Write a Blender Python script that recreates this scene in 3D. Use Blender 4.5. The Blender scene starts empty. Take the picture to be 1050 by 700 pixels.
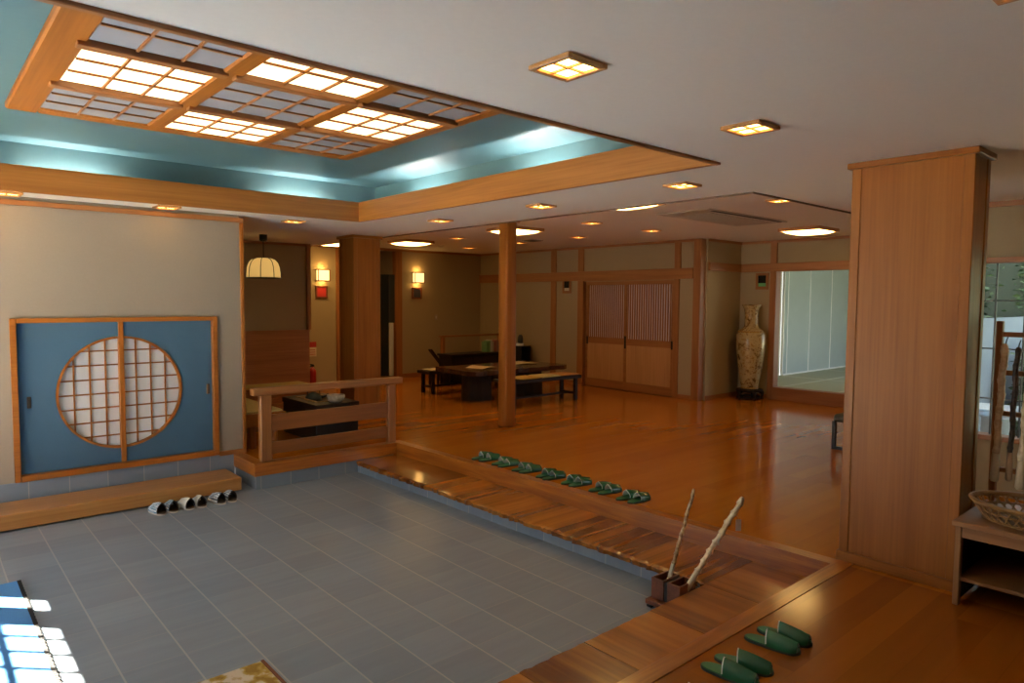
import bpy, bmesh, math, random
from mathutils import Vector, Matrix
PI = math.pi
SC = bpy.context.scene
COL = SC.collection
random.seed(7)

# ------------------------------------------------------------------ materials
MATS = {}

def new_mat(name):
    m = bpy.data.materials.new(name)
    m.use_nodes = True
    nt = m.node_tree
    b = nt.nodes['Principled BSDF']
    return m, nt, b

def plain(name, col, rough=.5, metal=0, coat=0, spec=.5, noise=0, nscale=30, bump=0, bscale=200):
    if name in MATS: return MATS[name]
    m, nt, b = new_mat(name)
    b.inputs['Base Color'].default_value = (*col, 1)
    b.inputs['Roughness'].default_value = rough
    b.inputs['Metallic'].default_value = metal
    b.inputs['Coat Weight'].default_value = coat
    b.inputs['Specular IOR Level'].default_value = spec
    tc = nt.nodes.new('ShaderNodeTexCoord')
    if noise:
        n = nt.nodes.new('ShaderNodeTexNoise'); n.inputs['Scale'].default_value = nscale; n.inputs['Detail'].default_value = 4
        nt.links.new(tc.outputs['Object'], n.inputs['Vector'])
        r = nt.nodes.new('ShaderNodeMix'); r.data_type = 'RGBA'
        r.inputs[6].default_value = (*[c * (1 - noise) for c in col], 1)
        r.inputs[7].default_value = (*[min(1, c * (1 + noise)) for c in col], 1)
        nt.links.new(n.outputs['Fac'], r.inputs[0]); nt.links.new(r.outputs[2], b.inputs['Base Color'])
    if bump:
        n = nt.nodes.new('ShaderNodeTexNoise'); n.inputs['Scale'].default_value = bscale; n.inputs['Detail'].default_value = 3
        nt.links.new(tc.outputs['Object'], n.inputs['Vector'])
        bp = nt.nodes.new('ShaderNodeBump'); bp.inputs['Strength'].default_value = bump; bp.inputs['Distance'].default_value = .002
        nt.links.new(n.outputs['Fac'], bp.inputs['Height']); nt.links.new(bp.outputs['Normal'], b.inputs['Normal'])
    MATS[name] = m
    return m

def emit(name, col, strength):
    if name in MATS: return MATS[name]
    m, nt, b = new_mat(name)
    b.inputs['Base Color'].default_value = (.8, .8, .8, 1)
    b.inputs['Emission Color'].default_value = (*col, 1)
    b.inputs['Emission Strength'].default_value = strength
    MATS[name] = m
    return m

def wood(name, dark, light, axis='Z', rough=.45, coat=0, fine=1., scale=1., island=0, spec=.5, dist=.8, w2=.45):
    """Grain runs along `axis` in object space."""
    key = name + axis
    if key in MATS: return MATS[key]
    m, nt, b = new_mat(key)
    tc = nt.nodes.new('ShaderNodeTexCoord')
    def mp(along, across):
        q = nt.nodes.new('ShaderNodeMapping')
        s = [across * scale] * 3; s['XYZ'.index(axis)] = along * scale
        q.inputs['Scale'].default_value = s
        nt.links.new(tc.outputs['Object'], q.inputs['Vector'])
        return q
    n1 = nt.nodes.new('ShaderNodeTexNoise'); n1.inputs['Scale'].default_value = 1; n1.inputs['Detail'].default_value = 5; n1.inputs['Distortion'].default_value = dist
    n2 = nt.nodes.new('ShaderNodeTexNoise'); n2.inputs['Scale'].default_value = 1; n2.inputs['Detail'].default_value = 3
    vec1 = mp(.7, 11).outputs['Vector']; vec2 = mp(1.5, 70 * fine).outputs['Vector']
    if island:
        geo = nt.nodes.new('ShaderNodeNewGeometry')
        ad = nt.nodes.new('ShaderNodeVectorMath'); ad.operation = 'MULTIPLY_ADD'
        cb = nt.nodes.new('ShaderNodeCombineXYZ')
        for i in range(3): nt.links.new(geo.outputs['Random Per Island'], cb.inputs[i])
        ad.inputs[1].default_value = (37, 53, 71)
        nt.links.new(cb.outputs[0], ad.inputs[0]); nt.links.new(vec1, ad.inputs[2]); vec1 = ad.outputs[0]
    nt.links.new(vec1, n1.inputs['Vector']); nt.links.new(vec2, n2.inputs['Vector'])
    mx = nt.nodes.new('ShaderNodeMath'); mx.operation = 'MULTIPLY_ADD'; mx.inputs[1].default_value = w2
    sc = nt.nodes.new('ShaderNodeMath'); sc.operation = 'MULTIPLY'; sc.inputs[1].default_value = 1 - w2
    nt.links.new(n1.outputs['Fac'], sc.inputs[0]); nt.links.new(n2.outputs['Fac'], mx.inputs[0]); nt.links.new(sc.outputs[0], mx.inputs[2])
    cr = nt.nodes.new('ShaderNodeValToRGB')
    cr.color_ramp.elements[0].position = .34; cr.color_ramp.elements[0].color = (*dark, 1)
    cr.color_ramp.elements[1].position = .64; cr.color_ramp.elements[1].color = (*light, 1)
    out = mx.outputs[0]
    if island:
        a2 = nt.nodes.new('ShaderNodeMath'); a2.operation = 'MULTIPLY_ADD'; a2.inputs[1].default_value = island
        nt.links.new(geo.outputs['Random Per Island'], a2.inputs[0]); nt.links.new(out, a2.inputs[2])
        sb = nt.nodes.new('ShaderNodeMath'); sb.operation = 'SUBTRACT'; sb.inputs[1].default_value = island * .5
        nt.links.new(a2.outputs[0], sb.inputs[0]); out = sb.outputs[0]
    nt.links.new(out, cr.inputs['Fac']); nt.links.new(cr.outputs['Color'], b.inputs['Base Color'])
    b.inputs['Roughness'].default_value = rough
    b.inputs['Coat Weight'].default_value = coat; b.inputs['Coat Roughness'].default_value = .12
    b.inputs['Specular IOR Level'].default_value = spec
    MATS[key] = m
    return m

def math_node(nt, op, a, bval=None, c=None):
    n = nt.nodes.new('ShaderNodeMath'); n.operation = op
    for i, v in enumerate((a, bval, c)):
        if v is None: continue
        if isinstance(v, (int, float)): n.inputs[i].default_value = v
        else: nt.links.new(v, n.inputs[i])
    return n.outputs[0]

def tile_mat(name, axes=('X', 'Y'), off=(.725, 3.105), size=(.2985, .306), w=(.0045, .0035), grout2=.55):
    if name in MATS: return MATS[name]
    m, nt, b = new_mat(name)
    tc = nt.nodes.new('ShaderNodeTexCoord'); sx = nt.nodes.new('ShaderNodeSeparateXYZ')
    geo = nt.nodes.new('ShaderNodeNewGeometry')
    nt.links.new(geo.outputs['Position'], sx.inputs[0])
    def line(ax, o, s, wd):
        t = math_node(nt, 'SUBTRACT', sx.outputs[ax], o)
        t = math_node(nt, 'DIVIDE', t, s)
        fl = math_node(nt, 'FLOOR', t)
        fr = math_node(nt, 'FRACT', t)
        d = math_node(nt, 'ABSOLUTE', math_node(nt, 'SUBTRACT', fr, .5))
        return math_node(nt, 'GREATER_THAN', d, .5 - wd / s), fl
    l1, f1 = line(axes[0], off[0], size[0], w[0])
    if axes[1]: l2, f2 = line(axes[1], off[1], size[1], w[1])
    else: l2, f2 = None, None
    wn = nt.nodes.new('ShaderNodeTexWhiteNoise'); wn.noise_dimensions = '2D'
    cb = nt.nodes.new('ShaderNodeCombineXYZ'); nt.links.new(f1, cb.inputs[0])
    if f2 is not None: nt.links.new(f2, cb.inputs[1])
    nt.links.new(cb.outputs[0], wn.inputs['Vector'])
    nz = nt.nodes.new('ShaderNodeTexNoise'); nz.inputs['Scale'].default_value = 2.5; nz.inputs['Detail'].default_value = 5
    mp = nt.nodes.new('ShaderNodeMapping'); mp.inputs['Scale'].default_value = (1, 8, 1)
    nt.links.new(geo.outputs['Position'], mp.inputs['Vector']); nt.links.new(mp.outputs['Vector'], nz.inputs['Vector'])
    v = math_node(nt, 'ADD', math_node(nt, 'MULTIPLY', wn.outputs['Value'], .35), math_node(nt, 'MULTIPLY', nz.outputs['Fac'], .65))
    cr = nt.nodes.new('ShaderNodeValToRGB')
    cr.color_ramp.elements[0].position = .25; cr.color_ramp.elements[0].color = (.185, .227, .288, 1)
    cr.color_ramp.elements[1].position = .75; cr.color_ramp.elements[1].color = (.238, .286, .352, 1)
    nt.links.new(v, cr.inputs['Fac'])
    def mixc(fac, c1, c2):
        r = nt.nodes.new('ShaderNodeMix'); r.data_type = 'RGBA'
        nt.links.new(fac, r.inputs[0]); nt.links.new(c1, r.inputs[6]); r.inputs[7].default_value = c2
        return r.outputs[2]
    col = cr.outputs['Color']
    if l2 is not None:
        col = mixc(math_node(nt, 'MULTIPLY', l2, grout2), col, (.30, .31, .33, 1))
    col = mixc(l1, col, (.36, .37, .39, 1))
    nt.links.new(col, b.inputs['Base Color'])
    b.inputs['Roughness'].default_value = .36
    MATS[name] = m
    return m

def plank_mat(name, dark, light, row=.15, length=1.9, rough=.15, axis='X'):
    if name in MATS: return MATS[name]
    m, nt, b = new_mat(name)
    geo = nt.nodes.new('ShaderNodeNewGeometry')
    sx = nt.nodes.new('ShaderNodeSeparateXYZ'); nt.links.new(geo.outputs['Position'], sx.inputs[0])
    U, V = (sx.outputs['X'], sx.outputs['Y']) if axis == 'X' else (sx.outputs['Y'], sx.outputs['X'])
    r = math_node(nt, 'DIVIDE', V, row); rf = math_node(nt, 'FLOOR', r)
    h = nt.nodes.new('ShaderNodeTexWhiteNoise'); h.noise_dimensions = '1D'; nt.links.new(rf, h.inputs['W'])
    u = math_node(nt, 'ADD', math_node(nt, 'DIVIDE', U, length), h.outputs['Value']); uf = math_node(nt, 'FLOOR', u)
    cb = nt.nodes.new('ShaderNodeCombineXYZ'); nt.links.new(rf, cb.inputs[0]); nt.links.new(uf, cb.inputs[1])
    wn = nt.nodes.new('ShaderNodeTexWhiteNoise'); wn.noise_dimensions = '2D'; nt.links.new(cb.outputs[0], wn.inputs['Vector'])
    mp = nt.nodes.new('ShaderNodeMapping'); mp.inputs['Scale'].default_value = (.7, 9, 1) if axis == 'X' else (9, .7, 1)
    nt.links.new(geo.outputs['Position'], mp.inputs['Vector'])
    ad = nt.nodes.new('ShaderNodeVectorMath'); ad.operation = 'MULTIPLY_ADD'; ad.inputs[1].default_value = (9, 9, 9)
    nt.links.new(wn.outputs['Color'], ad.inputs[0]); nt.links.new(mp.outputs['Vector'], ad.inputs[2])
    nz = nt.nodes.new('ShaderNodeTexNoise'); nz.inputs['Scale'].default_value = 1; nz.inputs['Detail'].default_value = 2.5; nz.inputs['Distortion'].default_value = .3
    nt.links.new(ad.outputs[0], nz.inputs['Vector'])
    v = math_node(nt, 'ADD', math_node(nt, 'MULTIPLY', wn.outputs['Value'], .42), math_node(nt, 'MULTIPLY', nz.outputs['Fac'], .58))
    cr = nt.nodes.new('ShaderNodeValToRGB')
    cr.color_ramp.elements[0].position = .08; cr.color_ramp.elements[0].color = (*dark, 1)
    cr.color_ramp.elements[1].position = .92; cr.color_ramp.elements[1].color = (*light, 1)
    nt.links.new(v, cr.inputs['Fac'])
    d1 = math_node(nt, 'GREATER_THAN', math_node(nt, 'ABSOLUTE', math_node(nt, 'SUBTRACT', math_node(nt, 'FRACT', r), .5)), .488)
    d2 = math_node(nt, 'GREATER_THAN', math_node(nt, 'ABSOLUTE', math_node(nt, 'SUBTRACT', math_node(nt, 'FRACT', u), .5)), .4993)
    d = math_node(nt, 'MULTIPLY', math_node(nt, 'MAXIMUM', d1, d2), .14)
    mx = nt.nodes.new('ShaderNodeMix'); mx.data_type = 'RGBA'
    nt.links.new(d, mx.inputs[0]); nt.links.new(cr.outputs['Color'], mx.inputs[6]); mx.inputs[7].default_value = (*[c * .35 for c in dark], 1)
    nt.links.new(mx.outputs[2], b.inputs['Base Color'])
    b.inputs['Roughness'].default_value = rough
    b.inputs['Specular IOR Level'].default_value = .5
    wv = nt.nodes.new('ShaderNodeTexNoise'); wv.inputs['Scale'].default_value = 3.5; wv.inputs['Detail'].default_value = 2
    nt.links.new(geo.outputs['Position'], wv.inputs['Vector'])
    bp = nt.nodes.new('ShaderNodeBump'); bp.inputs['Strength'].default_value = .02; bp.inputs['Distance'].default_value = .01
    hh = wv.outputs['Fac']
    nt.links.new(hh, bp.inputs['Height']); nt.links.new(bp.outputs['Normal'], b.inputs['Normal'])
    MATS[name] = m
    return m

def glass_mat(name='clear_glass', tint=(.95, .98, .98)):
    if name in MATS: return MATS[name]
    m, nt, b = new_mat(name)
    out = nt.nodes['Material Output']
    tr = nt.nodes.new('ShaderNodeBsdfTransparent'); tr.inputs['Color'].default_value = (*tint, 1)
    gl = nt.nodes.new('ShaderNodeBsdfGlossy'); gl.inputs['Roughness'].default_value = .02
    lw = nt.nodes.new('ShaderNodeLayerWeight'); lw.inputs['Blend'].default_value = .5
    pw_ = math_node(nt, 'MULTIPLY_ADD', math_node(nt, 'POWER', lw.outputs['Facing'], 4.0), .5, .03)
    mx = nt.nodes.new('ShaderNodeMixShader')
    nt.links.new(pw_, mx.inputs[0]); nt.links.new(tr.outputs[0], mx.inputs[1]); nt.links.new(gl.outputs[0], mx.inputs[2])
    nt.links.new(mx.outputs[0], out.inputs['Surface'])
    MATS[name] = m
    return m

def paper_mat(name, col, trans=.5):
    if name in MATS: return MATS[name]
    m, nt, b = new_mat(name)
    out = nt.nodes['Material Output']
    d = nt.nodes.new('ShaderNodeBsdfDiffuse'); d.inputs['Color'].default_value = (*col, 1)
    t = nt.nodes.new('ShaderNodeBsdfTranslucent'); t.inputs['Color'].default_value = (*col, 1)
    mx = nt.nodes.new('ShaderNodeMixShader'); mx.inputs[0].default_value = trans
    nt.links.new(d.outputs[0], mx.inputs[1]); nt.links.new(t.outputs[0], mx.inputs[2]); nt.links.new(mx.outputs[0], out.inputs['Surface'])
    MATS[name] = m
    return m

def mottled(name, cols, scale=20, rough=.4, detail=4, voronoi=False, coat=0):
    if name in MATS: return MATS[name]
    m, nt, b = new_mat(name)
    tc = nt.nodes.new('ShaderNodeTexCoord')
    if voronoi:
        n = nt.nodes.new('ShaderNodeTexVoronoi'); n.inputs['Scale'].default_value = scale; o = n.outputs['Distance']
    else:
        n = nt.nodes.new('ShaderNodeTexNoise'); n.inputs['Scale'].default_value = scale; n.inputs['Detail'].default_value = detail; o = n.outputs['Fac']
    nt.links.new(tc.outputs['Object'], n.inputs['Vector'])
    cr = nt.nodes.new('ShaderNodeValToRGB'); el = cr.color_ramp.elements
    while len(el) < len(cols): el.new(.5)
    for i, (p, c) in enumerate(cols): el[i].position = p; el[i].color = (*c, 1)
    nt.links.new(o, cr.inputs['Fac']); nt.links.new(cr.outputs['Color'], b.inputs['Base Color'])
    b.inputs['Roughness'].default_value = rough; b.inputs['Coat Weight'].default_value = coat
    MATS[name] = m
    return m

HD, HL = (.225, .070, .009), (.315, .112, .016)           # pale cypress of pillars and trims
def hinoki(ax='Z'): return wood('cypress', HD, HL, ax, rough=.42, spec=.25)
def beamw(ax='X'): return wood('beam_cedar', (.28, .102, .018), (.42, .170, .035), ax, rough=.4)
def cedar(ax='Y'): return wood('amber_cedar', (.27, .095, .018), (.47, .19, .042), ax, rough=.3, coat=.3)
def trimw(ax='X'): return wood('brown_trim', (.24, .088, .022), (.34, .135, .037), ax, rough=.45)
def darkw(ax='X'): return wood('dark_stained_wood', (.010, .005, .003), (.026, .012, .008), ax, rough=.5, spec=.25)
def redw(ax='X'): return wood('red_brown_wood', (.10, .026, .010), (.19, .055, .022), ax, rough=.35)

# ------------------------------------------------------------------ mesh builder
class MB:
    def __init__(s): s.bm = bmesh.new()
    def box(s, x0, x1, y0, y1, z0, z1, bev=0, rot=None, seg=1):
        r = bmesh.ops.create_cube(s.bm, size=1)
        vs = r['verts']
        c = Vector(((x0 + x1) / 2, (y0 + y1) / 2, (z0 + z1) / 2)); d = (abs(x1 - x0), abs(y1 - y0), abs(z1 - z0))
        for v in vs: v.co = Vector((v.co.x * d[0], v.co.y * d[1], v.co.z * d[2]))
        if bev:
            es = list({e for v in vs for e in v.link_edges})
            g = bmesh.ops.bevel(s.bm, geom=es, offset=min(bev, min(d) * .45), segments=seg, affect='EDGES', profile=.5)
            vs = list({v for f in g['faces'] for v in f.verts} | {v for v in vs if v.is_valid})
        for v in vs:
            p = v.co
            if rot is not None: p = rot @ p
            v.co = p + c
        return s
    def prism(s, pts, z0, z1):
        a = [s.bm.verts.new((x, y, z0)) for x, y in pts]; b = [s.bm.verts.new((x, y, z1)) for x, y in pts]
        n = len(pts)
        s.bm.faces.new(list(reversed(a))); s.bm.faces.new(b)
        for i in range(n): s.bm.faces.new((a[i], a[(i + 1) % n], b[(i + 1) % n], b[i]))
        return s
    def prism_y(s, pts, y0, y1):   # pts are (x, z)
        a = [s.bm.verts.new((x, y0, z)) for x, z in pts]; b = [s.bm.verts.new((x, y1, z)) for x, z in pts]
        n = len(pts)
        s.bm.faces.new(a); s.bm.faces.new(list(reversed(b)))
        for i in range(n): s.bm.faces.new((b[i], b[(i + 1) % n], a[(i + 1) % n], a[i]))
        return s
    def tube(s, path, radii, n=12, cap=True):
        path = [Vector(p) for p in path]
        if isinstance(radii, (int, float)): radii = [radii] * len(path)
        rings = []
        t = (path[1] - path[0]).normalized()
        up = Vector((0, 0, 1)) if abs(t.z) < .9 else Vector((1, 0, 0))
        u = t.cross(up).normalized()
        for i, p in enumerate(path):
            t = (path[min(i + 1, len(path) - 1)] - path[max(i - 1, 0)]).normalized()
            u = (u - t * u.dot(t)).normalized(); v = t.cross(u)
            rings.append([s.bm.verts.new(p + (u * math.cos(2 * PI * k / n) + v * math.sin(2 * PI * k / n)) * radii[i]) for k in range(n)])
        for a, b in zip(rings, rings[1:]):
            for k in range(n): s.bm.faces.new((a[k], a[(k + 1) % n], b[(k + 1) % n], b[k]))
        if cap:
            s.bm.faces.new(list(reversed(rings[0]))); s.bm.faces.new(rings[-1])
        return s
    def lathe(s, prof, c=(0, 0, 0), n=32, sx=1, sy=1):
        rings = []
        for r, z in prof:
            if r < 1e-5: rings.append([s.bm.verts.new((c[0], c[1], c[2] + z))])
            else: rings.append([s.bm.verts.new((c[0] + sx * r * math.cos(2 * PI * k / n), c[1] + sy * r * math.sin(2 * PI * k / n), c[2] + z)) for k in range(n)])
        for a, b in zip(rings, rings[1:]):
            if len(a) == 1 and len(b) == 1: continue
            for k in range(n):
                q = [a[0] if len(a) == 1 else a[k], a[0] if len(a) == 1 else a[(k + 1) % n], b[0] if len(b) == 1 else b[(k + 1) % n], b[0] if len(b) == 1 else b[k]]
                f = []
                for v in q:
                    if v not in f: f.append(v)
                s.bm.faces.new(f)
        return s
    def grid(s, fn, nu, nv, closed=False):
        g = [[s.bm.verts.new(fn(i / nu, j / nv)) for j in range(nv + 1)] for i in range(nu + 1)]
        for i in range(nu):
            for j in range(nv): s.bm.faces.new((g[i][j], g[i + 1][j], g[i + 1][j + 1], g[i][j + 1]))
        return s
    def build(s, name, mat, parent=None, origin=None, smooth=False, local=False, recalc=True):
        """Coordinates are world ones (shifted to the parent's or to `origin`) unless local."""
        if recalc: bmesh.ops.recalc_face_normals(s.bm, faces=s.bm.faces[:])
        o0 = Vector((0, 0, 0))
        if not local:
            if parent is not None: o0 = wloc(parent)
            elif origin is not None: o0 = Vector(origin)
        if o0.length: bmesh.ops.translate(s.bm, verts=s.bm.verts[:], vec=-o0)
        if smooth:
            for f in s.bm.faces: f.smooth = True
        me = bpy.data.meshes.new(name); s.bm.to_mesh(me); s.bm.free()
        me.materials.append(mat)
        o = bpy.data.objects.new(name, me); COL.objects.link(o)
        if parent is not None: o.parent = parent
        elif origin is not None: o.location = Vector(origin)
        return o

def wloc(o):
    p = Vector(o.location)
    while o.parent is not None:
        o = o.parent; p = p + Vector(o.location)
    return p

def smooth_by_angle(o, ang=40):
    for p in o.data.polygons: p.use_smooth = True
    bm = bmesh.new(); bm.from_mesh(o.data)
    for e in bm.edges:
        if len(e.link_faces) == 2 and e.calc_face_angle(0) > math.radians(ang): e.smooth = False
    bm.to_mesh(o.data); bm.free()
    return o

def tag(o, label, cat, group=None, kind=None):
    o['label'] = label; o['category'] = cat
    if group: o['group'] = group
    if kind: o['kind'] = kind
    return o

def thing(name, label, cat, loc=(0, 0, 0), rz=0, group=None):
    o = bpy.data.objects.new(name, None); COL.objects.link(o)
    o.empty_display_size = .1
    o.location = loc; o.rotation_euler = (0, 0, rz)
    return tag(o, label, cat, group)

def struct(name, mb, mat, label=None, cat=None, parent=None):
    o = mb.build(name, mat, parent)
    if parent is None:
        o['kind'] = 'structure'
        if label: o['label'] = label; o['category'] = cat
    return o

def dup(root, loc, rz, label, group=None):
    r = root.copy(); COL.objects.link(r); r.location = loc; r.rotation_euler = (0, 0, rz)
    r['label'] = label
    if group: r['group'] = group
    for ch in list(root.children):
        c = ch.copy(); COL.objects.link(c); c.parent = r
        for g in list(ch.children):
            d = g.copy(); COL.objects.link(d); d.parent = c
    return r

# ------------------------------------------------------------------ levels
H = 1.6
ZC, ZL, ZG, ZS = 2.43, 2.59, -.25, -.125
YW = 7.08          # round-window wall
XD = 9.49          # lattice-door wall
XT, YR = 10.6, 6.2 # tatami-room wall, recess wall
YF = 11.85         # far wall with the sconces
XE = -1.3          # entrance wall

M_wall = plain('beige_wall_cloth', (.35, .275, .165), .85, noise=.05, nscale=60, bump=.25, bscale=260)
M_ceil = plain('white_ceiling_cloth', (.84, .785, .70), .9, noise=.03, nscale=40, bump=.2, bscale=220)
M_lwall = plain('grey_beige_wall_cloth', (.295, .247, .195), .85, noise=.05, nscale=60, bump=.25, bscale=260)
M_blue = plain('blue_cove_paint', (.068, .150, .180), .5, noise=.05, nscale=30)
M_tile = tile_mat('grey_floor_tile')
M_tile_x = tile_mat('grey_riser_tile_x', ('X', None), (.725, 0), (.2985, 1), (.004, 0))
M_tile_y = tile_mat('grey_riser_tile_y', ('Y', None), (3.105, 0), (.306, 1), (.004, 0))
M_floor = plank_mat('varnished_floor', (.35, .101, .005), (.51, .180, .012))
M_shaded_floor = plank_mat('shaded_near_floor', (.23, .062, .005), (.35, .112, .010))  # same wood as the lounge floor; darker tint puts shade into the colour

# ------------------------------------------------------------------ floors
FX0, FX1 = 4.03, 4.185      # platform edge, far and near
def edge_x(y): return FX0 + (FX1 - FX0) * (6.51 - y) / (6.51 - 1.79)

mb = MB().box(XE, 4.0, 1.9, YW, ZG - .1, ZG)
struct('floor', mb, M_tile, 'grey tiled entrance floor below the wooden platform', 'floor')
wf = MB()
wf.prism([(4.24, 1.70), (4.24, -2.5), (6.75, -2.5), (6.75, 1.95), (6.85, 2.75), (XT, 2.75), (XT, YR), (9.6, YR), (9.6, YF), (9.6, 14), (4.6, 14), (4.6, 10.2), (2.5, 10.2), (2.5, 6.60), (edge_x(6.6) + .05, 6.60), (edge_x(1.79) + .09, 1.79)], -.35, 0)
struct('floor_lounge', wf, M_floor, 'glossy orange plank floor of the lounge', 'floor')
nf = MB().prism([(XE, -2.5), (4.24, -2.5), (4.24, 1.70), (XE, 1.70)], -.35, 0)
struct('floor_near', nf, M_shaded_floor, 'plank floor in front where green slippers wait', 'floor')

# figured platform edges
M_fig = wood('figured_cedar', (.24, .060, .006), (.47, .160, .018), 'Y', rough=.3, coat=.4, scale=1.3, dist=1.6, w2=.25)
M_figx = wood('figured_cedar', (.24, .060, .006), (.47, .160, .018), 'X', rough=.3, coat=.4, scale=1.3, dist=1.6, w2=.25)
k = MB().prism([(edge_x(6.51), 6.51), (edge_x(1.79), 1.79), (edge_x(1.79) + .10, 1.79), (edge_x(6.51) + .10, 6.51)], -.36, .004)
struct('trim_1', k, M_fig, 'figured cedar riser edging the lounge platform', 'trim')
k = MB().box(XE, edge_x(1.79) + .10, 1.695, 1.79, -.36, .004)
struct('trim_2', k, M_figx, 'cedar edging strip beside the near plank floor', 'trim')
k = MB().prism([(2.45, 6.51), (edge_x(6.51), 6.51), (edge_x(6.51) + .1, 6.51), (edge_x(6.51) + .1, 6.62), (2.45, 6.62)], -.12, .004)
struct('trim_3', k, M_figx, 'cedar kerb under the wooden railing', 'trim')
k = MB().box(2.45, 2.56, 6.62, YW, -.12, .004)
struct('trim_4', k, wood('figured_cedar', (.24, .060, .006), (.47, .160, .018), 'Y', rough=.3, coat=.4, scale=1.3, dist=1.6, w2=.25), 'short cedar kerb running to the round window wall', 'trim')
k = MB().box(2.465, 4.0, 6.525, 6.65, ZG, -.12)
struct('baseboard_railing', k, M_tile_x)
k = MB().box(2.465, 2.6, 6.65, YW, ZG, -.12)
struct('baseboard_kerb', k, M_tile_y)

# low step plank (shikidai): separate boards with a rough front edge
def front_x(y): return 3.515 + (3.60 - 3.515) * (6.51 - y) / (6.51 - 2.3)
mb = MB()
ys = [6.505]
rr = random.Random(3)
while ys[-1] > 2.32 + .3: ys.append(ys[-1] - rr.uniform(.36, .52))
ys[-1] = 2.29
def rough_board(ya, yb):
    n = 14
    fr = []
    for i in range(n + 1):
        y = ya - .002 + (yb + .002 - ya) * i / n
        fr.append((front_x(y) + rr.uniform(-.012, .012), y))
    bk = [(edge_x(yb) - .001, yb + .002), (edge_x(ya) - .001, ya - .002)]
    bm = mb.bm
    top = [bm.verts.new((x, y, ZS + (rr.uniform(-.012, -.004) if 0 < i < n else -.008))) for i, (x, y) in enumerate(fr)]
    inn = [bm.verts.new((x + .03 + rr.uniform(-.008, .008), y, ZS)) for x, y in fr]
    low = [bm.verts.new((x + .008 + rr.uniform(-.008, .008), y, ZS - .042)) for x, y in fr]
    b = [bm.verts.new((x, y, ZS)) for x, y in bk]; bl = [bm.verts.new((x, y, ZS - .042)) for x, y in bk]
    for i in range(n):
        bm.faces.new((low[i], low[i + 1], top[i + 1], top[i])); bm.faces.new((top[i], top[i + 1], inn[i + 1], inn[i]))
    bm.faces.new(inn + b); bm.faces.new(list(reversed(low + bl)))
    bm.faces.new((top[0], inn[0], b[1], bl[1], low[0])); bm.faces.new((low[-1], bl[0], b[0], inn[-1], top[-1]))
    bm.faces.new((b[0], bl[0], bl[1], b[1]))
for a, b_ in zip(ys, ys[1:]): rough_board(a, b_)
M_step = wood('entry_step_wood', (.13, .034, .005), (.50, .180, .024), 'X', rough=.22, coat=.6, fine=.8, scale=.42, island=.22, dist=.7, w2=.32)
struct('floor_step', mb, M_step, 'low step of glossy red cedar boards with rough front edge', 'step')
mb = MB()
x = 3.60; i = 0
while x > -1.3:
    x2 = max(-1.3, x - (.55 if i == 0 else rr.uniform(.42, .62))); i += 1
    nn = 12; pts = [(x - .002 if j == 0 else x - (x - x2) * j / nn, 2.285 + (rr.uniform(-.006, .006) if x < 3.5 else 0)) for j in range(nn)] + [(x2 + .002, 2.285)]
    mb.prism([(x2 + .002, 1.79), (x - .002, 1.79)] + pts, ZS - .042, ZS)
    x = x2
# corner boards
mb.prism([(3.602, 1.79), (edge_x(1.79), 1.79), (edge_x(2.286), 2.286), (3.602, 2.286)], ZS - .042, ZS)
M_step2 = wood('entry_step_wood_near', (.14, .036, .005), (.46, .165, .023), 'Y', rough=.22, coat=.6, fine=.8, scale=.42, island=.2, dist=.7, w2=.32)
struct('floor_step_near', mb, M_step2, 'low step of glossy cedar boards beside the slippers floor', 'step')
k = MB().prism([(front_x(6.5) + .04, 6.525), (front_x(2.25) + .04, 2.25), (front_x(2.25) + .1, 2.25), (front_x(6.5) + .1, 6.525)], ZG, ZS - .042)
struct('baseboard_step', k, tile_mat('blue_riser_tile', ('Y', None), (3.105, 0), (.306, 1), (.004, 0)))
k = MB().box(-1.3, front_x(2.25) + .1, 2.17, 2.245, ZG, ZS - .042)
struct('baseboard_near', k, M_tile_x)

# ------------------------------------------------------------------ round window wall
WX0, WX1, WZ0, WZ1 = .63, 2.305, .022, 1.412
mb = MB()
mb.box(XE, 2.545, YW, YW + .12, WZ1, ZC); mb.box(XE, WX0, YW, YW + .12, .02, WZ1); mb.box(WX1, 2.545, YW, YW + .12, .02, WZ1)
struct('wall_left', mb, M_lwall, 'beige wall around the round lattice window', 'wall')
struct('baseboard_left', MB().box(XE, 2.46, YW - .004, YW + .12, ZG, .02), M_tile_x)
struct('trim_5', MB().box(XE, 2.58, YW - .025, YW, 2.355, 2.40, .004), trimw('X'))
struct('trim_6', MB().box(2.545, 2.58, YW - .02, YW + .12, .045, 2.355, .004), hinoki('Z'))
struct('trim_7', MB().box(2.31, 2.58, YW - .015, YW + .12, .004, .05, .004), trimw('X'))
w1 = bpy.data.objects.new('window_1', None); COL.objects.link(w1); w1.location = ((WX0 + WX1) / 2, YW, WZ0)
w1['kind'] = 'structure'; w1['label'] = 'blue sliding window with round paper lattice, framed in wood'; w1['category'] = 'window'
mb = MB(); F = YW - .03
mb.box(WX0, WX0 + .045, F, YW + .1, WZ0, WZ1, .003); mb.box(WX1 - .045, WX1, F, YW + .1, WZ0, WZ1, .003)
mb.box(WX0 + .045, WX1 - .045, F, YW + .1, WZ1 - .04, WZ1, .003); mb.box(WX0 + .045, WX1 - .045, F - .01, YW + .1, WZ0, WZ0 + .05, .003)
mb.build('window_frame', hinoki('X'), w1)
CX, CZ, CR = 1.462, .722, .517
gx0, gx1, gz0, gz1 = WX0 + .045, WX1 - .045, WZ0 + .05, WZ1 - .04
N = 40
arcL = [(CX - CR * math.sin(PI * i / N), CZ - CR * math.cos(PI * i / N)) for i in range(N + 1)]
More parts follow.
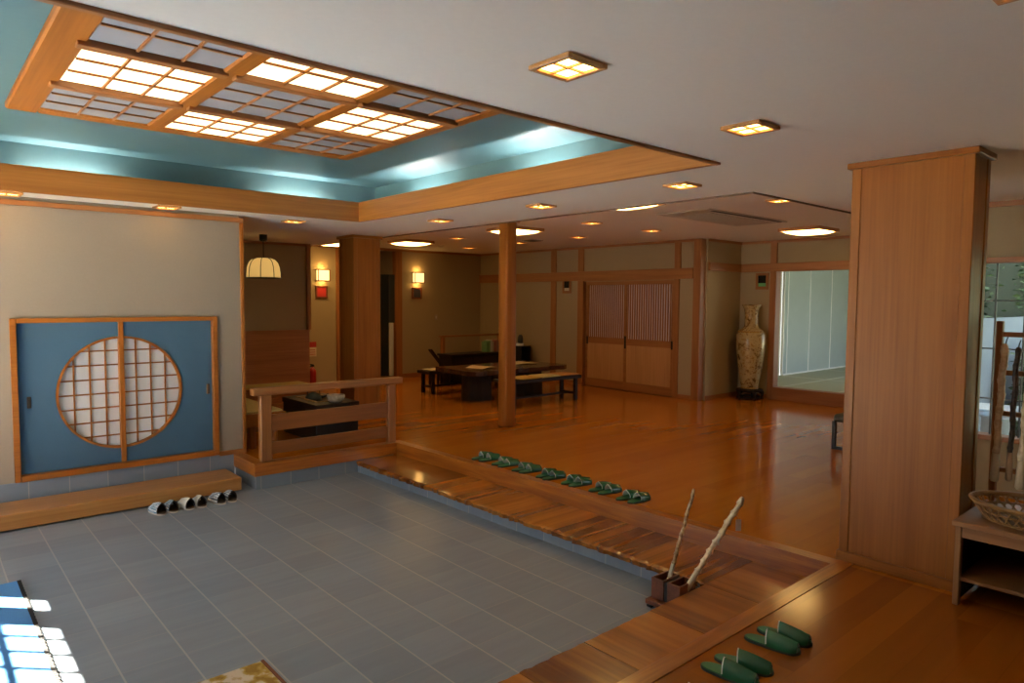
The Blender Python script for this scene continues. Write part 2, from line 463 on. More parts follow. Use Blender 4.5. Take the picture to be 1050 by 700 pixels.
arcR = [(CX + CR * math.sin(PI * i / N), CZ + CR * math.cos(PI * i / N)) for i in range(N + 1)]
M_fus = plain('blue_fusuma_cloth', (.040, .102, .178), .8, noise=.06, nscale=90, bump=.15)
panels = []
pl = MB().prism_y([(CX, gz0)] + arcL + [(CX, gz1), (gx0, gz1), (gx0, gz0)], YW + .03, YW + .055).build('blue_panel', M_fus, w1)
pr = MB().prism_y([(CX, gz1)] + arcR + [(CX, gz0), (gx1, gz0), (gx1, gz1)], YW + .03, YW + .055).build('blue_panel', M_fus, w1)
MB().box(CX - .021, CX + .021, YW + .012, YW + .07, gz0, gz1, .003).build('meeting_stile', hinoki('Z'), w1)
M_pull = plain('bronze_pull', (.08, .05, .03), .4, .6)
for p_, x_ in ((pl, .752), (pr, 2.222)):
    q = MB().box(x_ - .015, x_ + .015, YW + .02, YW + .032, .64, .74, .005); q.box(x_ - .007, x_ + .007, YW + .017, YW + .03, .66, .72)
    q.build('finger_pull', M_pull, p_)
def arc_ring(arc, w, y0, y1):
    m_ = MB(); ins = [(CX + (x - CX) * (CR - w) / CR, CZ + (z - CZ) * (CR - w) / CR) for x, z in arc]
    m_.prism_y(list(arc) + list(reversed(ins)), y0, y1); return m_
arc_ring(arcL, .02, YW + .02, YW + .06).build('round_rim', hinoki('X'), pl)
arc_ring(arcR, .02, YW + .02, YW + .06).build('round_rim', hinoki('X'), pr)
M_paper = paper_mat('shoji_paper', (.88, .89, .90), .35)
for side, par in ((-1, pl), (1, pr)):
    lat = MB()
    for k in (1, 2, 3):
        x_ = CX + side * .125 * k; hgt = math.sqrt(CR ** 2 - (.125 * k) ** 2) - .01
        lat.box(x_ - .006, x_ + .006, YW + .05, YW + .064, CZ - hgt, CZ + hgt)
    for i in range(8):
        z_ = 1.108 - .13 * i
        if abs(z_ - CZ) < CR - .02:
            wd = math.sqrt(CR ** 2 - (z_ - CZ) ** 2) - .01
            lat.box(CX, CX + side * wd, YW + .052, YW + .066, z_ - .006, z_ + .006)
    lat.build('lattice', hinoki('X'), par)
    ar = arcL if side < 0 else arcR
    MB().prism_y(ar, YW + .0645, YW + .070).build('paper', M_paper, par)
# dim closet space behind the window
mb = MB(); mb.box(XE, 2.545, 8.6, 8.7, -.05, ZC); mb.box(XE - .1, XE, YW + .12, 8.7, -.05, ZC); mb.box(2.45, 2.545, YW + .12, 10.1, 0, ZC); mb.box(XE, 2.45, YW + .12, 8.6, -.1, 0)
struct('wall_closet', mb, M_wall)

# ------------------------------------------------------------------ other walls
struct('wall_nook', MB().box(2.45, 4.68, 10.1, 10.2, 1.1, ZC), M_wall, 'dim beige wall above the wainscot in the hearth nook', 'wall')
mb = MB(); mb.box(2.45, 4.68, 10.085, 10.2, 0, 1.09); mb.box(2.45, 4.68, 10.07, 10.2, 1.085, 1.115)
struct('baseboard_nook', mb, wood('wainscot', (.30, .115, .03), (.44, .185, .055), 'X', rough=.4), 'knotty wood wainscot in the hearth nook', 'wainscot')
struct('trim_8', MB().box(4.64, 4.70, 10.06, 10.2, 1.115, ZC), trimw('Z'))
struct('trim_9', MB().box(2.45, 4.64, 10.07, 10.1, ZC - .04, ZC), trimw('X'))
mb = MB(); mb.box(4.58, 4.68, 10.2, YF, 0, ZL); mb.box(4.68, 6.06, YF, YF + .1, 0, ZL); mb.box(7.45, XD + .1, YF, YF + .1, 0, ZL)
struct('wall_far', mb, M_wall, 'far beige wall carrying two lamps', 'wall')
mb = MB(); mb.box(5.9, 9.0, 13.6, 13.7, 1.1, ZL); mb.box(5.98, 6.06, YF + .1, 13.6, 0, ZL); mb.box(7.45, 7.53, YF + .1, 13.6, 0, ZL)
struct('wall_corridor', mb, M_wall)
struct('baseboard_corridor', MB().box(6.06, 7.45, 13.57, 13.6, 0, 1.12), wood('wainscot', (.30, .115, .03), (.44, .185, .055), 'X', rough=.4))
struct('trim_10', MB().box(6.03, 6.09, YF - .03, YF + .12, 0, ZL), trimw('Z'))
struct('trim_11', MB().box(7.33, 7.46, YF - .03, YF + .12, 0, ZL), trimw('Z'))
struct('trim_12', MB().box(4.68, XD, YF - .03, YF, ZL - .05, ZL), trimw('X'))
struct('baseboard_far', MB().box(7.46, XD, YF - .02, YF, 0, .09), trimw('X'))
d = bpy.data.objects.new('door_1', None); COL.objects.link(d); d.location = (7.15, YF + .09, 0); d['kind'] = 'structure'
d['label'] = 'dark glass door with pale steel strip in the corridor'; d['category'] = 'door'
MB().box(7.02, 7.20, YF + .05, YF + .09, .06, 2.08, .004).build('door_leaf', plain('smoked_glass', (.015, .02, .022), .12), d)
MB().box(7.20, 7.27, YF - .01, YF + .09, .06, 1.12, .004).build('steel_strip', plain('brushed_steel', (.6, .63, .66), .45, .2), d)
MB().box(7.20, 7.33, YF + .04, YF + .09, 1.12, 2.08, .004).build('door_stile', plain('charcoal_metal', (.03, .035, .04), .4), d)

# lattice-door wall
mb = MB(); mb.box(XD, XD + .11, 8.9, YF, 0, ZL); mb.box(XD, XD + .11, 6.25, 6.64, 0, ZL); mb.box(XD, XD + .11, 6.64, 8.9, 1.94, ZL)
struct('wall_doors', mb, M_wall, 'beige wall with the pair of lattice doors', 'wall')
struct('wall_doors_backing', MB().box(XD + .11, XD + .2, 6.5, 9.0, -.05, ZL), M_wall)  # unseen backing, added to stop outside light leaking under the doors
struct('trim_13', MB().box(XD - .04, XD, 6.37, YF, 1.955, 2.13, .005), trimw('Y'))
for i, (a, b_, z0, z1) in enumerate(((9.48, 9.62, 0, ZL), (8.76, 8.90, 0, ZL), (6.64, 6.74, 0, 1.955), (6.62, 6.74, 2.13, ZL))):
    struct('trim_%d' % (14 + i), MB().box(XD - .025, XD + .1, a, b_, z0, z1, .004), trimw('Z'))
struct('pillar_corner', MB().box(XD - .03, XD + .125, 6.235, 6.37, 0, ZL, .005), trimw('Z'), 'square corner post between lattice doors and vase', 'post')
struct('trim_18', MB().box(XD - .03, XD, 6.37, YF, ZL - .045, ZL), trimw('Y'))
struct('baseboard_doors', MB().box(XD - .015, XD, 8.90, YF, 0, .07), trimw('Y'))
struct('baseboard_doors_2', MB().box(XD - .015, XD, 6.37, 6.64, 0, .07), trimw('Y'))
M_doorpanel = wood('pale_door_panel', (.38, .185, .065), (.50, .26, .10), 'Z', rough=.5)
M_pap2 = plain('grey_lattice_paper', (.66, .58, .62), .8)
def lattice_door(n, y0, y1, xf, lab, hy):
    d = bpy.data.objects.new('door_%d' % n, None); COL.objects.link(d); d.location = (xf, (y0 + y1) / 2, 0); d['kind'] = 'structure'; d['label'] = lab; d['category'] = 'door'
    xb = xf + .035
    mb = MB(); mb.box(xf, xb, y0, y0 + .055, .01, 1.95, .003); mb.box(xf, xb, y1 - .055, y1, .01, 1.95, .003)
    mb.box(xf, xb, y0 + .055, y1 - .055, 1.875, 1.95, .003); mb.box(xf, xb, y0 + .055, y1 - .055, .81, .925, .003); mb.box(xf, xb, y0 + .055, y1 - .055, .01, .155, .003)
    mb.build('door_frame', trimw('Y'), d)
    MB().box(xf + .01, xb - .01, y0 + .05, y1 - .05, .15, .815).build('lower_panel', M_doorpanel, d)
    MB().box(xf + .02, xb - .005, y0 + .05, y1 - .05, .92, 1.88).build('paper', M_pap2, d)
    mb = MB(); ns = 19
    for k in range(ns):
        y = y0 + .055 + (y1 - y0 - .11) * (k + .5) / ns
        mb.box(xf + .004, xf + .021, y - .0095, y + .0095, .92, 1.88)
    mb.build('lattice_slats', trimw('Z'), d)
    mb = MB()
    for yy, hh in hy: mb.box(xf - .004, xf + .004, yy - .018, yy + .018, .86 - hh, .86 + hh)
    mb.build('finger_pull', plain('black_iron', (.01, .01, .01), .4, .5), d)
lattice_door(2, 7.755, 8.755, XD + .045, 'left sliding door with vertical slats over pale panel', ((8.70, .07),))
lattice_door(3, 6.745, 7.80, XD + .005, 'right sliding door with vertical slats over pale panel', ((7.765, .11), (6.775, .07)))
struct('trim_19', MB().box(XD - .005, XD + .1, 6.74, 8.76, 1.945, 1.96), trimw('Y'))

# recess wall + tatami wall
struct('wall_recess', MB().box(9.6, XT + .1, YR, YR + .1, 0, ZL), M_wall, 'beige wall behind the tall vase', 'wall')
struct('trim_20', MB().box(9.615, XT, YR - .035, YR, 2.085, 2.22, .004), trimw('X'))
struct('trim_21', MB().box(9.615, XT, YR - .03, YR, ZL - .045, ZL), trimw('X'))
struct('baseboard_recess', MB().box(9.615, XT, YR - .015, YR, 0, .07), trimw('X'))
TO0, TO1, TZ = 3.2, 5.56, 2.085
mb = MB(); mb.box(XT, XT + .12, TO1, YR, 0, ZL); mb.box(XT, XT + .12, TO0, TO1, TZ, ZL); mb.box(XT, XT + .12, 2.75, TO0, 0, ZL)
struct('wall_tatami', mb, M_wall, 'beige wall around the tatami room opening', 'wall')
struct('trim_22', MB().box(XT - .04, XT, 2.75, YR, 2.085, 2.22, .004), trimw('Y'))
struct('trim_23', MB().box(XT - .03, XT + .13, TO1 - .01, TO1 + .10, 0, ZL, .004), trimw('Z'))
struct('trim_24', MB().box(XT - .03, XT, 2.75, YR, ZL - .045, ZL), trimw('Y'))
struct('trim_25', MB().box(XT - .03, XT + .16, TO0, TO1, 0, .205, .005), trimw('Y'), 'wooden sill step into the tatami room', 'sill')
struct('baseboard_tatami', MB().box(XT - .015, XT, TO1 + .11, YR, 0, .07), trimw('Y'))
# tatami room
M_tatami = plain('green_tatami', (.42, .46, .36), .8, noise=.10, nscale=120, bump=.3, bscale=400)
mb = MB()
struct('floor_tatami', MB().box(XT + .12, 17, 2.9, 6.5, .05, .178), M_tatami, 'pale green tatami floor beyond the opening', 'floor')
mb = MB()
for yy in (5.58, 4.66, 3.74): mb.box(XT + .16, 17, yy - .014, yy + .014, .17, .1815)
for xx in (12.55, 14.4, 16.2): mb.box(xx - .014, xx + .014, 2.9, 6.5, .17, .181)
struct('floor_tatami_border', mb, plain('pale_tatami_edging', (.62, .66, .58), .7))
M_pan = plain('pale_blue_screen', (.40, .47, .47), .6, noise=.05, nscale=6)
mb = MB(); mb.box(XT + .12, 12.62, 6.5, 6.6, .17, 2.5); mb.box(17, 17.1, 2.8, 6.6, 0, 2.6)
struct('wall_tatami_back', mb, plain('cream_plaster', (.66, .62, .5), .85))
M_whl = plain('white_edge_strip', (.85, .87, .85), .5)
xs = [12.64, 12.79, 13.70, 14.67, 15.54, 17.0]
for i in range(5):
    wn = bpy.data.objects.new('door_%d' % (10 + i), None); COL.objects.link(wn); wn.location = ((xs[i] + xs[i + 1]) / 2, 6.5, .18); wn['kind'] = 'structure'
    MB().box(xs[i] + .018, xs[i + 1] - .018, 6.455, 6.5, .205, 2.5, .002).build('screen_panel', M_pan, wn)
    MB().box(xs[i] - .012, xs[i] + .016, 6.452, 6.5, .205, 2.5).build('screen_edge', M_whl, wn)
struct('baseboard_screens', MB().box(12.64, 17, 6.43, 6.5, .178, .205), M_whl)
struct('ceiling_tatami', MB().box(XT + .12, 17, 2.8, 6.6, 2.5, 2.6), wood('tatami_ceiling', (.40, .27, .14), (.52, .37, .2), 'X'))
# window side of the tatami room
mb = MB(); mb.box(XT + .12, 11.2, 2.8, 2.9, 0, 2.5); mb.box(16.4, 17, 2.8, 2.9, 0, 2.5); mb.box(11.2, 16.4, 2.8, 2.9, 0, .2); mb.box(11.2, 16.4, 2.8, 2.9, 2.15, 2.5)
struct('wall_tatami_garden', mb, plain('cream_plaster', (.66, .62, .5), .85))
w = MB()
for xx in (11.2, 12.5, 13.8, 15.1, 16.36): w.box(xx, xx + .04, 2.82, 2.86, .2, 2.15)
w.box(11.2, 16.4, 2.82, 2.86, 1.3, 1.34)
struct('window_2', w, trimw('Z'))
MB_g = MB().box(11.2, 16.4, 2.838, 2.844, .2, 2.15); g = MB_g.build('window_2_glass', glass_mat()); g['kind'] = 'structure'

# lounge right end wall, window wall, rear wall
struct('wall_lounge', MB().box(6.75, XT + .12, 2.65, 2.75, 0, ZL), M_wall)
mb = MB(); mb.box(6.75, 6.87, -2.5, 2.65, 1.975, ZC); mb.box(6.75, 6.87, -2.5, -1.0, 0, 1.975); mb.box(6.75, 6.87, 1.95, 2.65, 0, 1.975); mb.box(6.75, 6.87, -1.0, 1.95, 0, .46)
struct('wall_right', mb, M_wall, 'beige wall above the garden window', 'wall')
struct('trim_26', MB().box(6.72, 6.75, -2.5, 2.65, ZC - .045, ZC), trimw('Y'))
w3 = bpy.data.objects.new('window_3', None); COL.objects.link(w3); w3.location = (6.8, .5, .35); w3['kind'] = 'structure'; w3['label'] = 'garden window with thin dark bars behind the stick rack'; w3['category'] = 'window'
mb = MB(); mb.box(6.72, 6.87, -1.0, 1.95, 1.93, 1.975, .003); mb.box(6.72, 6.87, -1.0, 1.95, .46, .50, .003); mb.box(6.73, 6.87, 1.90, 1.95, .50, 1.93); mb.box(6.73, 6.87, -1.0, -.95, .50, 1.93)
mb.build('window_frame', trimw('Y'), w3)
mb = MB()
for k in range(14): mb.box(6.795, 6.815, 1.83 - .2 * k, 1.842 - .2 * k, .50, 1.93)
for zz in (.8, 1.22, 1.62): mb.box(6.797, 6.813, -.95, 1.9, zz - .006, zz + .006)
mb.build('window_bars', plain('charcoal_metal', (.03, .035, .04), .4), w3)
MB().box(6.803, 6.807, -.95, 1.9, .50, 1.93).build('glass', glass_mat(), w3)
struct('wall_back', MB().box(XE - .12, 6.87, -2.6, -2.5, -.3, ZC), M_wall)

# entrance wall: glazed sliding doors with wooden bars
mb = MB(); mb.box(XE - .12, XE, -2.5, 2.05, 0, ZC); mb.box(XE - .12, XE, 2.05, YW, 1.98, ZC); mb.box(XE - .12, XE, 2.05, 3.75, ZG, 1.98); mb.box(XE - .12, XE, 6.92, YW + .12, ZG, 1.98)
struct('wall_entrance', mb, M_wall)
def glazed(n, y0, y1):
    d = bpy.data.objects.new('door_%d' % n, None); COL.objects.link(d); d.location = (XE - .06, (y0 + y1) / 2, ZG); d['kind'] = 'structure'
    mb = MB(); xa, xb = XE - .08, XE - .045
    mb.box(xa, xb, y0, y0 + .05, ZG, 1.98); mb.box(xa, xb, y1 - .05, y1, ZG, 1.98); mb.box(xa, xb, y0 + .05, y1 - .05, 1.91, 1.98); mb.box(xa, xb, y0 + .05, y1 - .05, ZG, ZG + .1)
    mb.build('door_frame', trimw('Z'), d)
    bars = MB(); y = y0 + .05 + .215
    while y < y1 - .06: bars.box(xa + .005, xa + .024, y - .012, y + .012, ZG + .1, 1.91); y += .215
    for zz in (1.63, 1.30): bars.box(xa + .008, xa + .024, y0 + .05, y1 - .05, zz - .02, zz + .02)
    bars.build('door_bars', trimw('Z'), d)
    MB().box(xa + .026, xa + .03, y0 + .05, y1 - .05, ZG + .1, 1.91).build('glass', glass_mat(), d)
for n, (a, b_) in enumerate(((3.75, 5.1), (5.1, 6.45), (6.62, 6.92))): glazed(20 + n, a, b_)
struct('trim_27', MB().box(XE - .1, XE - .02, 6.45, 6.62, ZG, 1.98), hinoki('Z'))

# ------------------------------------------------------------------ ceilings
OX0, OX1, OY0, OY1 = -.37, 3.66, 2.345, 6.65
LX, LY = 4.85, 2.76
mb = MB(); T = ZC + .03
def cb(x0, x1, y0, y1): mb.box(x0, x1, y0, y1, ZC, T)
cb(XE - .12, LX, -2.6, OY0 - .03); cb(LX, 6.87, -2.6, LY); cb(6.87, XT + .1, 2.6, LY); cb(XE - .12, OX0 - .05, OY0 - .03, OY1 + .035); cb(OX1 + .04, LX, OY0 - .03, OY1 + .035); cb(XE - .12, LX, OY1 + .035, 12.0)
struct('ceiling', mb, M_ceil, 'white cloth ceiling around the lit blue recess', 'ceiling')
mb = MB(); mb.box(LX - .1, XT + .1, LY - .1, 14, ZL, ZL + .05); mb.box(LX - .03, LX, LY, 12, T, ZL); mb.box(LX, XT + .1, LY - .03, LY, T, ZL)
struct('ceiling_lounge', mb, M_ceil, 'raised white ceiling over the lounge', 'ceiling')
mb = MB(); mb.box(LX - .004, LX + .012, LY, 10.1, ZC - .012, ZC + .03); mb.box(LX - .004, XT, LY - .012, LY + .004, ZC - .012, ZC + .03)
struct('trim_28', mb, plain('dark_trim', (.10, .045, .018), .5))
# blue light recess
ZB = 2.83; BX1, BY1, BX0, BY0 = OX1 + .30, OY1 + .18, OX0 - .3, OY0 - .2
mb = MB(); mb.box(BX0, BX1, BY0, BY1, ZB, ZB + .04)
mb.box(BX1, BX1 + .04, BY0, BY1, T, ZB + .04); mb.box(BX0 - .04, BX0, BY0, BY1, T, ZB + .04); mb.box(BX0, BX1, BY1, BY1 + .04, T, ZB + .04); mb.box(BX0, BX1, BY0 - .04, BY0, T, ZB + .04)
struct('ceiling_cove', mb, M_blue, 'blue painted ceiling recess around the light grid', 'ceiling')
BT = 2.626
struct('beam', MB().box(OX0 - .05, OX1, OY1, OY1 + .035, ZC - .012, BT, .003), beamw('X'), 'cedar beam edging the blue recess above the round window', 'beam')
struct('beam_1', MB().box(OX1, OX1 + .04, OY0, OY1 + .035, ZC - .012, BT, .003), beamw('Y'), 'cedar beam edging the blue recess on the lounge side', 'beam')
struct('beam_2', MB().box(OX0 - .05, OX1 + .04, OY0 - .03, OY0, ZC - .014, BT, .003), trimw('X'))
struct('beam_3', MB().box(OX0 - .05, OX0, OY0, OY1, ZC - .012, BT, .003), beamw('Y'))
# fluorescent tubes lying in the cove troughs
M_tube = emit('tube_glow', (1, .95, .86), 210)
def tube(p0, p1, lab):
    c = [(a + b_) / 2 for a, b_ in zip(p0, p1)]
    t = thing('ceiling_cove_tube', lab, 'lamp', c, 0, 'tubes in the ceiling recess')
    MB().tube([p0, p1], .013, 10).build('glass_tube', M_tube, t, smooth=False)
    dx, dy = abs(p1[0] - p0[0]) / 2, abs(p1[1] - p0[1]) / 2
    MB().box(c[0] - dx - .02 if dx > .1 else c[0] - .02, c[0] + dx + .02 if dx > .1 else c[0] + .02, c[1] - dy - .02 if dy > .1 else c[1] - .02, c[1] + dy + .02 if dy > .1 else c[1] + .02, T, T + .028).build('batten', plain('white_enamel', (.8, .8, .78), .4), t)
ZT = T + .045
for i, xx in enumerate((.75, 2.75)): tube((xx, OY1 + .10, ZT), (xx + .58, OY1 + .10, ZT), 'hidden fluorescent tube above the round window side')
for i, yy in enumerate((5.45, 3.75)): tube((OX1 + .17, yy, ZT), (OX1 + .17, yy + .58, ZT), 'hidden fluorescent tube above the lounge side beam')

# light grid
GX = (.505, 2.89); GY = (2.83, 5.44); ZP = 2.79
lp = thing('ceiling_light_panel', 'wooden grid light with lit and unlit paper panes in the blue recess', 'ceiling light', ((GX[0] + GX[1]) / 2, (GY[0] + GY[1]) / 2, ZB))
sf = 1.026
strips = [(.675, 1.285), (1.395, 2.045), (2.145, 2.79)]
rows = [(2.98, 3.755), (3.84, 4.555), (4.645, 5.30)]
fr = MB()
fr.box(GX[0], strips[0][0], GY[0], GY[1], ZP - .008, ZB, .01); fr.box(strips[2][1], GX[1], GY[0], GY[1], ZP - .008, ZB, .01)
fr.box(strips[0][0], strips[2][1], rows[2][1], GY[1], ZP - .008, ZB, .01); fr.box(strips[0][0], strips[2][1], GY[0], rows[0][0], ZP - .008, ZB, .01)
fr.build('outer_frame', hinoki('Y'), lp)
for a, b_ in ((strips[0][1], strips[1][0]), (strips[1][1], strips[2][0])):
    MB().box(a, b_, rows[0][0], rows[2][1], ZP - .012, ZB, .010).build('wide_bar', hinoki('Y'), lp)
M_panel_on = emit('panel_glow', (1, .74, .36), 2.0)
M_panel_off = plain('unlit_panel_paper', (.27, .265, .285), .7, noise=.08, nscale=10)
for si, (a, b_) in enumerate(strips):
    for k in range(2):
        MB().box(a - .045, b_ + .03, rows[k][1] + .01, rows[k + 1][0] - .01, ZP - .030, ZB - .002, .004).build('cross_bar', trimw('X'), lp)
    for ri, (c, d_) in enumerate(rows):
        on = (si + ri) % 2 == 1
        p_ = MB().box(a, b_, c, d_, ZP + .002, ZP + .006).build('lit_pane' if on else 'unlit_pane', M_panel_on if on else M_panel_off, lp)
        if on: p_['label'] = 'glowing cream paper pane'
        m_ = MB()
        for j in (1, 2):
            xx = a + (b_ - a) * j / 3; m_.box(xx - .006, xx + .006, c, d_, ZP - .010, ZP + .0015)
            yy = c + (d_ - c) * j / 3; m_.box(a, b_, yy - .008, yy + .008, ZP - .008, ZP + .0015)
        m_.build('pane_lattice', hinoki('X') if on else trimw('X'), p_)

# ------------------------------------------------------------------ pillars
def clad_pillar(name, x0, x1, y0, y1, z1, lab, cap=.10):
    p = bpy.data.objects.new(name, None); COL.objects.link(p); p.location = ((x0 + x1) / 2, (y0 + y1) / 2, 0); p['kind'] = 'structure'; p['label'] = lab; p['category'] = 'pillar'
    c = .055
    MB().box(x0 + .006, x1 - .006, y0 + .006, y1 - .006, 0, z1).build('veneer_panel', hinoki('Z'), p)
    mb = MB()
    for xa in (x0, x1 - c):
        for ya in (y0, y1 - c): mb.box(xa, xa + c, ya, ya + c, 0, z1, .004)
    mb.build('corner_strip', wood('cypress_strip', (.24, .077, .010), (.32, .118, .018), 'Z', rough=.4, spec=.25), p)
    return p
p = clad_pillar('pillar', 4.30, 4.575, 1.155, 1.795, ZC, 'broad veneered pillar standing in front of the garden window')
MB().box(4.278, 4.597, 1.133, 1.817, ZC - .035, ZC, .004).build('cap_moulding', hinoki('Y'), p)
MB().box(4.288, 4.587, 1.143, 1.807, 0, .062, .004).build('base_moulding', hinoki('Y'), p)
p = clad_pillar('pillar_1', 4.39, 4.79, 8.13, 8.53, ZC, 'square veneered pillar behind the wooden railing')
MB().box(4.365, 4.815, 8.105, 8.555, ZC - .04, ZC, .004).build('cap_moulding', hinoki('X'), p)
MB().box(4.38, 4.80, 8.12, 8.54, 0, .06, .004).build('base_moulding', hinoki('X'), p)
p = bpy.data.objects.new('pillar_2', None); COL.objects.link(p); p.location = (5.64, 6.50, 0); p['kind'] = 'structure'; p['label'] = 'slim round edged post standing alone on the lounge floor'; p['category'] = 'pillar'
o = MB().box(5.555, 5.725, 6.415, 6.585, 0, ZL, .03, seg=3).build('shaft', hinoki('Z'), p); smooth_by_angle(o)
MB().box(5.53, 5.75, 6.39, 6.61, ZL - .035, ZL, .005).build('cap_moulding', trimw('X'), p)

# ------------------------------------------------------------------ ceiling fittings
M_dl = emit('downlight_glow', (1, .58, .17), 13)
M_fr = wood('lamp_frame', (.42, .20, .065), (.55, .29, .10), 'X', rough=.4)
def downlight_proto():
    t = thing('ceiling_downlight', '', 'downlight', (0, 0, 0), 0, 'square lattice downlights')
    r, b_, h_ = .10, .022, .03
    fr = MB()
    for sx in (-1, 1):
        fr.box(sx * r, sx * (r - b_), -r, r, -h_ * .6, 0.0, .003); fr.box(-r + b_, r - b_, sx * r, sx * (r - b_), -h_ * .6, 0.0, .003)
    fr.build('frame', M_fr, t, local=True)
    MB().box(-r + b_, r - b_, -r + b_, r - b_, -.006, -.001).build('diffuser', M_dl, t, local=True)
    m_ = MB().box(-.005, .005, -r + b_, r - b_, -.013, -.006); m_.box(-r + b_, r - b_, -.005, .005, -.0125, -.006)
    m_.build('lattice', M_fr, t, local=True)
    return t
DL = [(1.785, 1.74, ZC, 'big square lattice downlight alone in the middle of the near ceiling'),
      (3.04, 1.75, ZC, 'square downlight between the near ceiling middle and the broad pillar'),
      (4.19, 2.93, ZC, 'square downlight beside the near corner of the blue recess'),
      (4.15, .52, ZC, 'unseen square downlight added to light the low shelf and broad pillar side'),  # out of view, added to warm the pillar side face and shelf
      (2.175, .478, ZC, 'square downlight cut by the top edge above the broad pillar'),
      (4.22, 4.42, ZC, 'square downlight on ceiling strip beside the lounge, above the slim post to its right'),
      (4.24, 5.97, ZC, 'square downlight on ceiling strip beside the lounge, nearest the square pillar'),
      (3.15, 7.15, ZC, 'square downlight just over the hearth nook'),
      (1.82, 6.88, ZC, 'square downlight over the right side of the round window wall'),
      (.63, 6.88, ZC, 'square downlight over the left end of the round window wall'),
      (6.42, 3.36, ZL, 'lounge downlight closest to the broad pillar'),
      (6.60, 5.97, ZL, 'lounge downlight right of the slim post, nearer of the two close together'),
      (6.70, 8.95, ZL, 'lounge downlight left of the slim post'),
      (7.90, 6.02, ZL, 'lounge downlight over the right sliding lattice door'),
      (7.93, 7.45, ZL, 'lounge downlight right of the slim post, farther of the two close together'),
      (7.98, 8.90, ZL, 'lounge downlight just behind the slim post below a glowing lamp'),
      (8.10, 10.47, ZL, 'lounge downlight farthest back near the far wall')]
proto = downlight_proto()
for i, (x, y, z, lab) in enumerate(DL):
    if i == 0:
        proto.location = (x, y, z); proto['label'] = lab
    else: dup(proto, (x, y, z), 0, lab)

M_cl = emit('lamp_glow', (1, .60, .19), 12)
def ceil_lamp():
    t = thing('ceiling_lamp', '', 'ceiling lamp', (0, 0, 0), 0, 'glowing lounge ceiling lamps')
    def f(u, v):
        x, y = (u * 2 - 1), (v * 2 - 1)
        e = (1 - x ** 4) * (1 - y ** 4)
        return Vector((x * .27, y * .27, -.028 - .05 * max(0, e) ** .5))
    o = MB().grid(f, 14, 14).build('shade', M_cl, t, local=True, smooth=True, recalc=False)
    o.data.flip_normals() if o.data.polygons[0].normal.z > 0 else None
    fr = MB().box(-.29, .29, -.29, .29, -.03, 0, .004); fr.build('frame', M_fr, t, local=True)
    m_ = MB()
    for s_ in (-1, 1): m_.box(s_ * .272, s_ * .288, -.288, .288, -.045, -.03); m_.box(-.272, .272, s_ * .272, s_ * .288, -.045, -.03)
    m_.build('rim', M_fr, t, local=True)
    return t
CL = [(5.36, 4.42, 'glowing square ceiling lamp right of the slim post, nearest the blue recess'), (6.40, 7.22, 'glowing square ceiling lamp directly behind the top of the slim post'),
      (6.52, 10.05, 'glowing square ceiling lamp beside the square pillar, above a wall lamp'), (9.22, 4.40, 'glowing square ceiling lamp by the tatami room opening'), (5.62, 11.1, 'glowing ceiling lamp half hidden behind the square pillar')]
pc = ceil_lamp()
for i, (x, y, lab) in enumerate(CL):
    if i == 0: pc.location = (x, y, ZL); pc['label'] = lab
    else: dup(pc, (x, y, ZL), 0, lab)

ac = thing('ceiling_air_conditioner', 'flat ceiling air conditioner cassette with dark slot near the vase', 'air conditioner', (7.33, 4.53, ZL))
mb = MB().box(6.48, 8.2, 4.18, 4.88, ZL - .012, ZL, .004); mb.build('panel', plain('ivory_plastic', (.55, .50, .42), .5), ac)
m_ = MB()
for k in range(16): m_.box(6.75 + .085 * k, 6.80 + .085 * k, 4.32, 4.80, ZL - .016, ZL - .012)
m_.build('grille', plain('tan_plastic', (.36, .29, .21), .6), ac)
MB().box(6.6, 8.1, 4.20, 4.245, ZL - .016, ZL - .011).build('air_slot', plain('slot_black', (.01, .01, .01), .7), ac)
sd = thing('smoke_detector', 'round white smoke detector on lounge ceiling beside the square pillar lamp', 'smoke detector', (7.40, 10.4, ZL))
MB().lathe([(0, -.05), (.03, -.05), (.045, -.035), (.06, -.015), (.06, 0), (0, 0)], (7.40, 10.4, ZL), 20).build('housing', plain('white_enamel', (.8, .8, .78), .4), sd, smooth=True)
vt = thing('ceiling_vent', 'small flat ceiling vent behind the slim post', 'vent', (7.85, 8.42, ZL))
MB().box(7.72, 7.98, 8.29, 8.55, ZL - .012, ZL, .003).build('frame', plain('tan_plastic', (.36, .29, .21), .6), vt)
m_ = MB()
for k in range(6): m_.box(7.745, 7.955, 8.31 + .038 * k, 8.33 + .038 * k, ZL - .018, ZL - .012)
m_.build('grille', plain('slot_black', (.01, .01, .01), .7), vt)

# pendant lamp in the nook
PX, PY = 3.55, 9.01
pd = thing('pendant_lamp', 'cream paper pendant lamp with dark ribs hanging in the hearth nook', 'pendant lamp', (PX, PY, ZC))
MB().lathe([(0, 0), (.05, 0), (.05, -.07), (.03, -.09), (0, -.09)], (PX, PY, ZC), 16).build('ceiling_rose', plain('black_iron', (.01, .01, .01), .4, .5), pd, smooth=False)
MB().tube([(PX, PY, ZC - .08), (PX, PY, 2.13)], .006, 6).build('cord', plain('black_cord', (.01, .01, .01), .6), pd)
prof = [(.03, 2.125), (.10, 2.12), (.15, 2.10), (.185, 2.06), (.207, 2.0), (.215, 1.93), (.218, 1.865)]
m_paplamp, nt_, b_ = new_mat('pendant_paper')
b_.inputs['Base Color'].default_value = (.75, .62, .36, 1); b_.inputs['Emission Color'].default_value = (1, .70, .26, 1); b_.inputs['Emission Strength'].default_value = .30
tr_ = nt_.nodes.new('ShaderNodeBsdfTranslucent'); tr_.inputs['Color'].default_value = (.75, .62, .36, 1)
